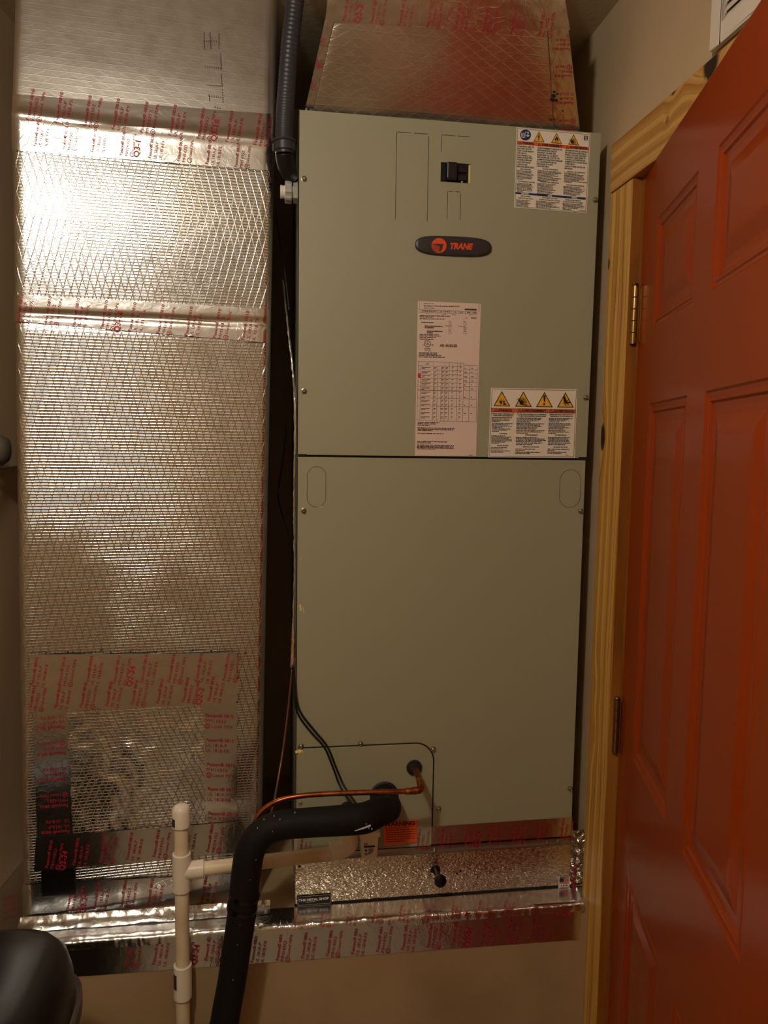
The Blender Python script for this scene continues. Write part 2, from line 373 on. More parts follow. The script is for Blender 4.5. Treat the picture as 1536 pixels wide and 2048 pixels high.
# door leaf, swung a little into the room
def make_door():
    th = math.radians(14.5); dv = Vector((-math.sin(th), -math.cos(th), 0)); nv = Vector((-math.cos(th), math.sin(th), 0))  # nv faces the room
    P0 = Vector((.629, -.137, 0)); W, Z0, Z1, T = .81, .012, 2.066, .035
    root = thing('door_1', (P0.x, P0.y, 0), None, None); root['kind'] = 'structure'
    def S(s, z, out=0.0): return P0+dv*s+nv*out+Vector((0, 0, z))
    cols = [(.108, .340), (.425, .657)]; rows = [(1.775, 1.958), (1.005, 1.645), (.235, .783)]
    holes = [(a, b, c, d) for a, b in cols for c, d in rows]
    b = MB(); xs = sorted({0, W, *[q for h in cols for q in h]}); zs = sorted({Z0, Z1, *[q for h in rows for q in h]})
    for i in range(len(xs)-1):
        for j in range(len(zs)-1):
            if any(abs(xs[i]-h[0]) < 1e-6 and abs(zs[j]-h[2]) < 1e-6 for h in holes): continue
            b.add([S(xs[i], zs[j]), S(xs[i+1], zs[j]), S(xs[i+1], zs[j+1]), S(xs[i], zs[j+1])], [(0, 1, 2, 3)])
    r = .004
    for (a, c) in (((0, Z0), (0, Z1)), ((W, Z0), (W, Z1)), ((0, Z0), (W, Z0)), ((0, Z1), (W, Z1))):
        ox = 0 if a[0] != c[0] else (-r if a[0] == 0 else r); oz = 0 if a[1] != c[1] else (-r if a[1] == Z0 else r)
        for (o0, e0), (o1, e1) in (((0, 0), (-r*.3, .7)), ((-r*.3, .7), (-r, 1)), ((-r, 1), (-T, 1))):
            b.add([S(a[0]+ox*e0, a[1]+oz*e0, o0), S(c[0]+ox*e0, c[1]+oz*e0, o0), S(c[0]+ox*e1, c[1]+oz*e1, o1), S(a[0]+ox*e1, a[1]+oz*e1, o1)], [(0, 1, 2, 3)])
    b.add([S(-r, Z0-r, -T), S(W+r, Z0-r, -T), S(W+r, Z1+r, -T), S(-r, Z1+r, -T)], [(0, 3, 2, 1)])
    b.build('leaf', 'door_paint', root)
    prof = [(i, o*.6) for i, o in ((0, 0), (.003, -.0035), (.008, -.0055), (.010, -.003), (.014, -.0035), (.017, -.008), (.024, -.0095), (.033, -.0095), (.041, -.0065), (.052, -.0025), (.058, -.0015), (.061, -.0015))]
    for (a, c, d, e) in holes:
        q = MB(); rs = [[S(a+i, d+i, o), S(c-i, d+i, o), S(c-i, e-i, o), S(a+i, e-i, o)] for i, o in prof]
        q.rings(rs, True, False); n = len(q.v); q.f.append((n-4, n-3, n-2, n-1))
        q.build('panel', 'door_paint', root)
    for zc in (1.815, 1.022, .21):
        h = MB(); ax = Vector((.6225, -.1285, zc)); z = zc-.054
        hinge = MB().box((.6235, -.1295, zc-.054), (XR+.0005, -.1275, zc+.054)).build('hinge', 'brass', root)
        for k in range(5):
            kk = MB(); z0 = zc-.054+k*.0216; kk.lathe((ax.x, ax.y, z0+.0004), (0, 0, 1), [(0, .0056), (.0006, .0062), (.0202, .0062), (.0208, .0056)], 14); kk.build('knuckle', 'brass', root, smooth=True).parent = hinge
        kk = MB().lathe((ax.x, ax.y, zc+.054), (0, 0, 1), [(0, .0045), (.002, .0062), (.005, .004), (.006, 0)], 12); kk.build('pin', 'brass', root, smooth=True).parent = hinge
        q = MB().add([S(-.0045, zc-.05, .0006), S(.006, zc-.05, .0006), S(.006, zc+.05, .0006), S(-.0045, zc+.05, .0006), S(-.0045, zc-.05, -.002), S(.006, zc-.05, -.002), S(.006, zc+.05, -.002), S(-.0045, zc+.05, -.002)], [(0, 1, 2, 3), (4, 7, 6, 5), (0, 4, 5, 1), (3, 2, 6, 7), (0, 3, 7, 4), (1, 5, 6, 2)])
        q.build('hinge_leaf', 'brass', root).parent = hinge
    k = MB(); o = S(.755, .96, 0); k.lathe(o, nv, [(-.001, .032), (.006, .030), (.008, .012), (.035, .011), (.042, .024), (.058, .027), (.068, .02), (.072, 0)], 24); k.build('door_handle', 'brass', root, smooth=True)
make_door()

# air vent high on the right wall
def make_vent():
    c0 = hit(1417, 105, 0, .618); zb, yb = c0.z, c0.y; Wd, H = .36, .26
    root = thing('air_vent', (XR, yb-Wd/2, zb), 'white louvred air vent on the right wall above the pine header board', 'vent')
    b = MB(); y1 = yb-Wd
    fr = .030
    for (a, c) in (((yb-fr, zb), (yb, zb+H)), ((y1, zb), (y1+fr, zb+H)), ((y1+fr, zb), (yb-fr, zb+fr)), ((y1+fr, zb+H-fr), (yb-fr, zb+H))):
        b.box((.618, a[0], a[1]), (XR-.0005, c[0], c[1]))
    b.build('frame', 'vent_white', root, bevel=.002)
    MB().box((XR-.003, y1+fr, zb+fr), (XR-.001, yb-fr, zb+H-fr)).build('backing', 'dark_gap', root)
    nl = 16
    for k in range(nl):
        z = zb+fr+.006+k*(H-2*fr-.012)/(nl-1)
        l = MB().add([(.620, y1+fr+.002, z-.0075), (.6265, y1+fr+.002, z+.0065), (.6265, yb-fr-.004, z+.0065), (.620, yb-fr-.004, z-.0075),
                      (.621, y1+fr+.002, z-.0085), (.6275, y1+fr+.002, z+.0045), (.6275, yb-fr-.004, z+.0045), (.621, yb-fr-.004, z-.0085)],
                     [(0, 1, 2, 3), (4, 7, 6, 5), (0, 3, 7, 4), (1, 5, 6, 2), (0, 4, 5, 1), (3, 2, 6, 7)])
        l.build('louvre', 'vent_white', root)
make_vent()

# ------------------------------------------------------------------ platform
TAPE_A = ('Fasson\u00ae 0810', 'UL 181A-P', 'UL 181B-FX'); TAPE_B = ('Fasson\u00ae 0810', 'MH14352', 'Listed 70P6')
def stamp(mb, x, y, kind, surf, d=(11.5, -62), off=.0013, step=11.0, q=None, h=6.2, flip=False):
    """one printed block of the foil tape: three lines side by side, running in direction d"""
    L = math.hypot(*d); ux, uy = d[0]/L, d[1]/L; nx, ny = -uy, ux           # step from line to line
    for k, s in enumerate(TAPE_A if kind == 'A' else TAPE_B):
        bx, by = x+nx*step*k, y+ny*step*k; ln = L*(1.0 if k == 0 else .74 if k == 1 else .84)
        if kind == 'B' and k == 2:
            ringp(mb, (bx+ux*5-nx*h*.4, by+uy*5-ny*h*.4), 4.0, 5.2, surf, off, 14)
            write(mb, 'UL', (bx+ux*2.6-nx*.5-ny*0, by+uy*2.6-ny*.5), (bx+ux*7.6-nx*.5, by+uy*7.6-ny*.5), 4, surf, off, .02)
            write(mb, s, (bx+ux*13, by+uy*13), (bx+ux*L*.98, by+uy*L*.98), h*.9, surf, off, .0)
        else: write(mb, s, (bx, by), (bx+ux*ln, by+uy*ln), h, surf, off, -.002 if k else .012)
    if q:
        bx, by = x+nx*step*3.0, y+ny*step*3.0
        write(mb, q, (bx, by), (bx+ux*L*.72, by+uy*L*.72), 11, surf, off, .02)
def row(mb, a, b, n, surf, first='A', qs={}, d=(11.5, -62), off=.0013, h=6.2, step=11.0, skip=()):
    for k in range(n):
        if k in skip: continue
        p = lerp2(a, b, k/(n-1) if n > 1 else 0)
        stamp(mb, p[0], p[1], 'AB'[(k+(first == 'B')) % 2], surf, d, off, step, qs.get(k), h)
platform = thing('platform', (0, .28, 0), 'beige painted plinth carrying the duct and the air handler, foil tape along its top edge', 'platform')
MB().box((-.59, PF, 0), (XR-.001, YB-.004, PT)).rings([[(-.637, PF, z), (-.566, YB-.01, z), (-.59, YB-.01, z), (-.59, PF, z)] for z in (0, PT)]).build('plinth_box', 'platform_paint', platform)
front = onplane(PF)
def on_top(px, py, off=0): return hit(px, py, 2, PT+off)
def crumpled_strip(name, x0, x1, prof, nx, amp, m, parent, cs=55, label=None):
    """a strip of foil laid over a profile of (y,z) points, crumpled for real"""
    b = MB(); vs, fs = [], []; n = len(prof)
    for i in range(nx+1):
        x = lerp(x0, x1, i/nx)
        for k, (y, z) in enumerate(prof):
            q = Vector((x, y, z)); c = noise.fractal(Vector((x*cs*.45, k*.9, z*cs)), .7, 2.1, 4)
            r = noise.noise(Vector((x*70, k*2.1, 5)))
            q += Vector((r*amp*.4, -abs(c)*amp, (c*.7+.3*r)*amp)); q.z = max(q.z, z-amp*.1); vs.append(q)
    for i in range(nx):
        for k in range(n-1): a = i*n+k; fs.append((a, a+1, a+n+1, a+n))
    b.add(vs, fs); return b.build(name, m, parent, smooth='all')
zf0 = front(300, 1945).z; zf1 = front(1120, 1882).z
t = MB(); grid(t, ((-20, 1893), (1165, 1812), (1156, 1879), (-20, 1966)), 120, 8, front, .001, .0006, 60)
ft = t.build('foil_tape', 'tape_foil', platform, smooth='all')
pr = MB()
row(pr, (254, 1934), (310, 1930), 2, front, 'B', d=(10, -56), off=.0024)
row(pr, (360, 1926), (414, 1922), 2, front, 'B', {0: 'Q2-24'}, d=(10, -56), off=.0024)
row(pr, (507, 1926), (909, 1892), 9, front, 'A', {2: '', 8: 'Q2-24'}, d=(9, -55), off=.0024, step=10)
row(pr, (968, 1890), (1068, 1880), 3, front, 'A', d=(9, -50), off=.0024, step=10)
pr.build('printing', 'tape_print', platform).parent = ft
t = MB()
def top_w(px, py, off=0): return Vector((px, py, PT+off))
grid(t, ((-.59, -.005), (-.002, -.005), (-.002, -.058), (-.59, -.058)), 60, 8, top_w, .0015, 0); t.build('top_tape', 'tape_foil', platform, smooth='all')
t = MB(); grid(t, ((.0, -.0025), (.627, -.0025), (.627, -.058), (.0, -.058)), 70, 8, top_w, .0012, 0); t.build('top_tape', 'tape_foil', platform, smooth='all')
t = MB(); grid(t, ((-.566, YB-.02), (-.54, YB-.02), (-.54, -.058), (-.636, -.058)), 6, 30, top_w, .0012, 0); o = t.build('top_tape', 'tape_foil', platform, smooth='all')
e = MB()
for k in range(4): write(e, ('Fasson\u00ae 0810', 'UL 181A-P')[k % 2], (6+k*1, 1800+k*13), (36, 1790+k*13), 6, on_top, .0022, 0)
e.build('printing', 'tape_print', platform).parent = o
crumpled_strip('foil_edge', -.605, .60, [(-.047, PT+.0022), (-.058, PT+.0035), (-.0645, PT+.001), (-.066, PT-.006), (-.064, PT-.016)], 420, .003, 'tape_crumpled', platform)
p2 = MB()
row(p2, (590, 1856), (1010, 1828), 9, onplane(PF-.009), 'A', d=(6, -30), off=.0, step=8, h=5)
write(p2, 'Q2-24', (1101, 1826), (1140, 1832), 11, onplane(PF-.006), 0, .045)
p2.build('edge_printing', 'tape_print', platform)
t = MB(); grid(t, ((1068, 1808), (1150, 1803), (1146, 1848), (1068, 1853)), 16, 8, onplane(PF), .002, .001, 60)
t.build('corner_tape', 'tape_foil', platform, smooth='all')

# ------------------------------------------------------------------ return duct (left)
zcr = hit(280, 246, 1, 0).z; zj = hit(280, 634, 1, 0).z
def dl(z): return lerp(-.532, -.514, (z-.709)/(2.125-.709))
def dr(z): return lerp(-.0691, -.0456, (z-.707)/(2.114-.707))
def duct_y(x, z):
    a, b = dl(z), dr(z); u = (x-a)/(b-a); uc = min(max(u, 0), 1)
    low = min(1, max(0, (z-.62)/.2)); y = .042*uc+.005*4*uc*(1-uc)*low*(1-max(0, min(1, (z-zcr)/.1)))
    if z > zcr: y += (z-zcr)*math.tan(math.radians(8))
    y += .006*math.exp(-((z-zj-.004*uc)/.004)**2)
    y -= .004*math.exp(-((z-zcr)/.010)**2)
    for d in (x-a, b-x):
        r = .016
        if d < r: d = max(d, 0); y += r-math.sqrt(max(0, r*r-(r-d)**2))
    return y+.001
def duct_s(px, py, off=0.0):
    y = 0
    for _ in range(4):
        p = hit(px, py, 1, y-off); y = duct_y(p.x, p.z)
    return hit(px, py, 1, y-off)
duct = thing('return_duct', (-.29, .25, PT), 'tall square return air duct of foil-faced board, left of the green-grey air handler', 'duct')
def duct_body(z0, z1, nz, name, m):
    b = MB(); us = [0, .002, .006, .012, .02, .032]+[.05+.9*i/30 for i in range(31)]+[.968, .98, .988, .994, .998, 1]; vs, fs = [], []
    for j in range(nz+1):
        z = lerp(z0, z1, j/nz); a, c = dl(z), dr(z)
        vs.append(Vector((a, .50, z)))
        for u in us:
            x = lerp(a, c, u); vs.append(Vector((x, duct_y(x, z), z)))
        vs.append(Vector((c, .50, z)))
    n = len(us)+2
    for j in range(nz):
        for i in range(n-1): k = j*n+i; fs.append((k, k+1, k+n+1, k+n))
        fs.append((j*n+n-1, j*n, (j+1)*n, (j+1)*n+n-1))
    b.add(vs, fs); return b.build(name, m, duct, smooth='all')
duct_body(PT+.001, zj, 60, 'lower_section', 'duct_foil')
duct_body(zj, zcr, 50, 'middle_section', 'duct_foil')
duct_body(zcr, ZC-.001, 24, 'upper_section', 'duct_foil_plain')
def tape(parent, quad, surf, nu, nv, rows=(), m='tape_foil', off=.0016, crumple=.0005, poff=None, name='foil_tape', cs=60):
    t = MB(); grid(t, quad, nu, nv, surf, off, crumple, cs)
    o = t.build(name, m, parent, smooth='all')
    if rows:
        pr = MB()
        for r in rows: r(pr, poff or off+.0012)
        pr.build('printing', 'tape_print', parent).parent = o
    return o
R = lambda a, b, n, surf, first='A', qs={}, d=(11.5, -62), **k: (lambda mb, off: row(mb, a, b, n, surf, first, qs, d, off, **k))
tape(duct, ((25, 188), (544, 228), (544, 268), (23, 240)), duct_s, 60, 8)
tape(duct, ((23, 240), (544, 268), (543, 342), (24, 300)), duct_s, 60, 10, [
    R((58, 240), (513, 290), 9, duct_s, 'B', {6: 'Q3-18'}), R((72, 292), (474, 334), 8, duct_s, 'A', {3: 'Q3-1'}, d=(7, -46))])
tape(duct, ((27, 588), (540, 618), (539, 686), (27, 642)), duct_s, 60, 10, [R((36, 646), (488, 680), 9, duct_s, 'A', {3: 'Q3-18'}, d=(11, -58))], off=.002)
pt = MB(); grid(pt, ((132, 1406), (408, 1396), (412, 1652), (146, 1672)), 60, 60, duct_s, .0035, .0030, 14)
pt.build('foil_patch', 'patch_foil', duct, smooth='all')
tape(duct, ((66, 1420), (136, 1418), (146, 1672), (74, 1676)), duct_s, 10, 30, [
    (lambda mb, off: [stamp(mb, 128+k*2.6, 1452+k*52, 'AB'[k % 2], duct_s, (-56, 3), off, 10.5) for k in range(5)])], m='tape_smooth', off=.0045)
tape(duct, ((406, 1408), (474, 1406), (474, 1648), (412, 1652)), duct_s, 10, 30, [
    (lambda mb, off: [stamp(mb, 411+k*1.5, 1434+k*49, 'BA'[k % 2], duct_s, (56, 3), off, 10.5) for k in range(5)])], m='tape_smooth', off=.0045)
tape(duct, ((62, 1366), (478, 1358), (472, 1408), (58, 1424)), duct_s, 50, 8, [R((62, 1420), (420, 1402), 8, duct_s, 'B', {6: 'Q2-2'}, d=(10, -48))], off=.006)
tape(duct, ((58, 1309), (474, 1306), (474, 1368), (62, 1372)), duct_s, 50, 8, [R((66, 1372), (450, 1362), 8, duct_s, 'A', {3: 'Q2-24'}, d=(11, -56))], off=.0058, crumple=.001)
tape(duct, ((72, 1675), (476, 1643), (512, 1700), (68, 1744)), duct_s, 50, 8, [R((96, 1736), (418, 1704), 7, duct_s, 'B', {0: 'Q2-24'}, d=(10, -54))], off=.0065, m='tape_smooth')
tape(duct, ((44, 1770), (513, 1745), (514, 1800), (46, 1829)), duct_s, 50, 10, [R((137, 1822), (406, 1806), 6, duct_s, 'B', {0: 'Q2-24'}, d=(10, -54))], off=.003)
t = MB(); grid(t, ((82, 1742), (149, 1739), (151, 1789), (84, 1793)), 8, 6, duct_s, .0062, 0); t.build('dark_patch', 'dark_patch', duct)
crumpled_strip('base_tape', -.535, -.05, [(.000, PT+.018), (-.004, PT+.012), (-.009, PT+.0075), (-.016, PT+.0045), (-.024, PT+.0035)], 200, .003, 'tape_crumpled', duct, 40)
# dotted stencil marks on the upper section and marker ticks round the patch
b = MB()
for (x0, y0, x1, y1, n) in ((408, 66, 409, 96, 9), (420, 66, 422, 96, 9), (438, 68, 438, 96, 9), (408, 82, 438, 82, 7), (441, 108, 443, 136, 8), (411, 133, 441, 136, 8), (443, 150, 444, 170, 7),
                            (416, 170, 444, 172, 8), (418, 190, 419, 200, 4), (419, 192, 446, 195, 7), (445, 180, 446, 204, 6), (430, 214, 440, 217, 3)):
    for k in range(n):
        p = lerp2((x0, y0), (x1, y1), k/(n-1)); disc(b, p, 1.1, duct_s, .0012, 6)
rr = random.Random(3)
for k in range(26):
    x = 60+k*18+rr.uniform(-5, 5); y = 1303+rr.uniform(-3, 5)
    if x < 520: disc(b, (x, y), rr.uniform(.9, 1.9), duct_s, .001, 6)
b.build('ink_marks', 'ink_black', duct)

# ------------------------------------------------------------------ supply plenum (above the air handler)
pl_z0, pl_z1 = 2.185, ZC-.001
ca = hit(612, 216, 1, .03); cb = hit(1162, 262, 1, .03)
def plen_y(z): return .045-(z-2.185)*math.tan(math.radians(31))
def plen_s(px, py, off=0.0):
    y = 0
    for _ in range(5): p = hit(px, py, 1, y-off); y = plen_y(p.z)
    return hit(px, py, 1, y-off)
q0, q1, q2, q3 = plen_s(606, 222), plen_s(1163, 268), plen_s(1126, 0), plen_s(664, 0)
plen = thing('supply_plenum', (.28, .3, ZT), 'tapering foil-faced supply plenum rising from the top of the air handler', 'duct')
def edge_at(lo, hi, z): return lerp(lo.x, hi.x, (z-lo.z)/(hi.z-lo.z))
def plenum_body():
    b = MB(); vs, fs = [], []; nz = 24; us = [0, .004, .012, .025, .04]+[.06+.88*i/24 for i in range(25)]+[.96, .975, .988, .996, 1]
    for j in range(nz+1):
        z = lerp(pl_z0+.006, pl_z1, j/nz); a = edge_at(q0, q3, z); c = edge_at(q1, q2, z)
        vs.append(Vector((a+.02, .5, z)))
        for u in us:
            x = lerp(a, c, u); y = plen_y(z)
            for d in (x-a, c-x):
                r = .02
                if d < r: y += r-math.sqrt(max(0, r*r-(r-d)**2))
            vs.append(Vector((x, y+.004*noise.noise(Vector((x*9, z*9, 1))), z)))
        vs.append(Vector((c-.02, .5, z)))
    n = len(us)+2
    for j in range(nz):
        for i in range(n-1): k = j*n+i; fs.append((k, k+1, k+n+1, k+n))
        fs.append((j*n+n-1, j*n, (j+1)*n, (j+1)*n+n-1))
    b.add(vs, fs); b.build('board', 'plenum_foil', plen, smooth='all')
scrim_foil('plenum_foil', (.74, .72, .70, 1), .24, slope=2.2, sp=.034, hsp=.012, wob=1.2, dent=(7, .003, .25), ls=.2, fine=.12)
plenum_body()
tape(plen, ((655, 0), (1130, 0), (1140, 60), (650, 45)), plen_s, 40, 8, [
    (lambda mb, off: [stamp(mb, 690+k*56, 42+k*4.5, 'AB'[k % 2], plen_s, (10, -52), off, 10, 'Q2-2' if k == 0 else None) for k in range(8)])], m='tape_foil', crumple=.001)
tape(plen, ((1096, 60), (1137, 60), (1160, 262), (1108, 255)), plen_s, 8, 30, [
    (lambda mb, off: [stamp(mb, 1140+k*3.6, 96+k*54, 'AB'[k % 2], plen_s, (-34, -1), off, 9, h=5.5) for k in range(4)])], off=.002, crumple=.0012)
tape(plen, ((650, 40), (668, 40), (626, 218), (611, 216)), plen_s, 6, 30, [
    (lambda mb, off: [stamp(mb, 642-k*9.5, 92+k*44, 'AB'[k % 2], plen_s, (4, -20), off, 4, h=3.5) for k in range(3)])], off=.002, crumple=.0012)
b = MB()
for (x, y, r) in ((1109, 184, 2.5), (1115, 188, 2), (1108, 192, 4), (1106, 200, 4), (1113, 201, 3), (1122, 198, 1.5), (1126, 222, 1.5), (1103, 240, 2), (1109, 239, 1.5)): disc(b, (x, y), r, plen_s, .0045, 7)
b.build('ink_marks', 'ink_black', plen)

# ------------------------------------------------------------------ air handler
cabp = onplane(0.0)
def cz(px, py): return cabp(px, py).z
def cx(px, py): return cabp(px, py).x
ah = thing('air_handler', (.29, .27, cz(590, 1700)), 'tall green-grey steel air handler cabinet with warning stickers, between foil duct and orange door', 'air handler')
zs_l = cz(800, 914); zlow = cz(870, 1686)
XW = .5985
MB().box((.002, .012, zlow), (XW-.004, .54, ZT-.004)).build('cabinet_shell', 'cabinet_paint', ah)
MB().box((.004, .004, zlow+.001), (XW-.010, .0115, ZT-.006)).build('inner_frame', 'dark_gap', ah)
def plate_holes(name, x0, x1, z0, z1, holes, m, parent, yf=0.0, yb=.0035, xr_top=None):
    """sheet with rectangular openings; right edge may lean (x1 at z0, xr_top at z1)"""
    b = MB(); xs = sorted({x0, x1, *[h[0] for h in holes], *[h[1] for h in holes]}); zs = sorted({z0, z1, *[h[2] for h in holes], *[h[3] for h in holes]})
    def X(x, z): return x if x != x1 or xr_top is None else lerp(x1, xr_top, (z-z0)/(z1-z0))
    inh = lambda i, j: any(h[0] <= (xs[i]+xs[i+1])/2 <= h[1] and h[2] <= (zs[j]+zs[j+1])/2 <= h[3] for h in holes)
    V = lambda i, j, y: Vector((X(xs[i], zs[j]), y, zs[j])); nx, nz = len(xs)-1, len(zs)-1
    for i in range(nx):
        for j in range(nz):
            if inh(i, j): continue
            b.add([V(i, j, yf), V(i+1, j, yf), V(i+1, j+1, yf), V(i, j+1, yf)], [(0, 1, 2, 3)])
            b.add([V(i, j, yb), V(i+1, j, yb), V(i+1, j+1, yb), V(i, j+1, yb)], [(0, 3, 2, 1)])
            for (di, dj, e) in ((-1, 0, ((i, j), (i, j+1))), (1, 0, ((i+1, j+1), (i+1, j))), (0, -1, ((i+1, j), (i, j))), (0, 1, ((i, j+1), (i+1, j+1)))):
                ii, jj = i+di, j+dj
                if not (0 <= ii < nx and 0 <= jj < nz) or inh(ii, jj):
                    (a, c), (d, e2) = e; b.add([V(a, c, yf), V(d, e2, yf), V(d, e2, yb), V(a, c, yb)], [(0, 3, 2, 1)])
    return b.build(name, m, parent)
def rect_px(x0, y0, x1, y1):
    a, c = cabp(x0, y0), cabp(x1, y1); return (a.x, c.x, c.z, a.z)
g = .0011
k1 = rect_px(793, 263, 855, 443); k2 = rect_px(883, 269, 941, 307); k3 = rect_px(895, 382, 921, 440); br = rect_px(882, 324, 940, 367)
def slots(k, parts='ltr'):
    x0, x1, z0, z1 = k; zm = (z0+z1)/2; xm = (x0+x1)/2; out = []
    if 'l' in parts: out.append((x0, x0+g, z0, z1))
    if 't' in parts: out += [(x0+g*2, xm-.002, z1-g, z1), (xm+.002, x1-g*2, z1-g, z1)]
    if 'r' in parts: out.append((x1-g, x1, z0, z1-.004))
    return out
holes = slots(k1)+slots(k2, 'lt')+slots(k3)+[br]
up = plate_holes('upper_panel', 0, cx(1173, 916), zs_l+.0022, ZT, holes, 'cabinet_paint', ah, xr_top=XW)
MB().box((0, 0, zs_l+.0022), (.0016, .03, ZT-.0005)).build('panel_flange', 'cabinet_edge', ah)
lp = plate_holes('lower_panel', .0, cx(1143, 1640), zlow, zs_l-.0024, [], 'cabinet_paint', ah, xr_top=cx(1171, 920))
MB().box((0, 0, zlow), (.0016, .03, zs_l-.003)).build('panel_flange', 'cabinet_edge', ah)
MB().box((.001, -.0004, zs_l-.0040), (cx(1168, 919), .002, zs_l-.0024)).build('panel_lip', 'cabinet_edge', ah)
for (xa, xb, yy) in ((596, 614, 911), (1157, 1172, 917)):
    a, c = cabp(xa, yy-3), cabp(xb, yy+3); MB().box((a.x, -.0012, c.z), (c.x, .001, a.z)).build('handle_notch', 'dark_gap', ah)
# breaker behind its opening
x0, x1, z0, z1 = br
brk = MB().box((x0+.001, .006, z0+.001), (x1-.002, .03, z1-.001)).build('breaker', 'black_gloss', ah)
b = MB().box((x0+.010, -.012, z0+.003), (x0+.030, .01, z1-.002)); b.build('toggle', 'black_plastic', ah, bevel=.002).parent = brk
for zz in (z0+.004, (z0+z1)/2+.001): MB().box((x0+.033, .0005, zz), (x1-.006, .008, zz+(z1-z0)/2-.007)).build('switch_block', 'black_plastic', ah, bevel=.0015).parent = brk
b = MB(); surf = onplane(.0005); b.lathe(surf(924, 364), (0, -1, 0), [(0, .0017), (.001, .0012)], 8); b.build('status_dot', 'ink_white', ah).parent = brk
b = MB().box((x1-.0032, -.0003, z0+.0005), (x1-.0002, .004, z1-.002)); b.build('foam_edge', 'sealant', ah)
# pill-shaped knockouts
for (x0_, y0_, x1_, y1_) in ((614, 933, 652, 1014), (1120, 939, 1160, 1015)):
    a, c = cabp(x0_, y0_), cabp(x1_, y1_); r = (c.x-a.x)/2*.97; cxm = (a.x+c.x)/2; pts = []
    for k in range(13): an = math.pi*k/12; pts.append((cxm+r*math.cos(an), -.0001, a.z-r+r*math.sin(an)))
    for k in range(13): an = math.pi+math.pi*k/12; pts.append((cxm+r*math.cos(an), -.0001, c.z+r+r*math.sin(an)))
    pts.append(pts[0]); MB().tube(pts, .00055, 6, 1, smooth=False).build('knockout_outline', 'grey_rubber', ah)
# access panel with rounded corner
a, c = cabp(594, 1496), cabp(868, 1497); zb_ = cz(868, 1690); rad = .040
def acc(ins, r):
    x1a, z1a = c.x-ins, a.z-ins; pts = [(a.x+.001, zb_), (x1a, zb_)]
    for k in range(11): an = math.pi/2*k/10; pts.append((x1a-r+r*math.cos(an), z1a-r+r*math.sin(an)))
    pts.append((a.x+.001, z1a)); return pts
MB().plate(acc(-.0012, rad+.0012), -.0003, .002).build('panel_gap', 'dark_gap', ah)
MB().plate(acc(.0016, rad-.001), -.0022, .001).build('access_panel', 'cabinet_paint', ah, bevel=.0012)
# screws
for (x, y) in ((608, 358), (1190, 400), (608, 782), (1171, 795), (607, 1021), (1161, 1022), (602, 1492), (721, 1487), (866, 1498), (601, 1604), (877, 1617), (1140, 1577)):
    p = cabp(x, y); b = MB(); b.lathe(p, (0, -1, 0), [(0, .0056), (.001, .0056), (.0016, .0036), (.0056, .0036), (.0062, .0028), (.0050, .0018), (.0050, .0001)], 16)
    b.build('screw', 'screw_metal', ah, smooth=True)
# badge
def badge():
    pts = []
    cxx, cyy = 906, 493
    for k in range(48):
        an = 2*math.pi*k/48; co, si = math.cos(an), math.sin(an); e = .42
        X = 76*abs(co)**e*(1 if co > 0 else -1); Y = 19.5*abs(si)**.75*(1 if si > 0 else -1)*(1-.10*(abs(X)/76)**2)
        pts.append((cxx+X, cyy+Y+X*.045))
    P3 = [cabp(*q) for q in pts]; cen = cabp(cxx, cyy)
    rs = []
    for s, o in ((1, 0), (1, -.003), (.985, -.0048), (.95, -.0056), (.8, -.0062)):
        rs.append([Vector((cen.x+(q.x-cen.x)*(1-(1-s)*.4), o, cen.z+(q.z-cen.z)*s)) for q in P3])
    b = MB().rings(rs); bd = b.build('badge', 'badge_black', ah, smooth=True)
    s_ = onplane(-.0066)
    e = MB(); disc(e, (878, 491), 15, s_, .0, 28); e.build('emblem', 'badge_orange', ah).parent = bd
    e = MB()
    for k in range(9):
        y = 488+k*1.9; x0 = 864+max(0, (k-5)*1.4); stroke(e, (x0, y-.4), (885-k*.4, y+.3), .75, s_, .0003)
    poly(e, [(871, 488), (888, 488.5), (886, 491), (884, 500), (879, 502), (880, 492), (870, 490)], s_, .0004)
    e.build('emblem_lines', 'badge_black', ah).parent = bd
    e = MB(); write(e, 'TRANE', (900, 497.5), (946, 499.0), 11.5, s_, 0, .05, .25, res=4); e.build('badge_lettering', 'badge_orange', ah).parent = bd
badge()
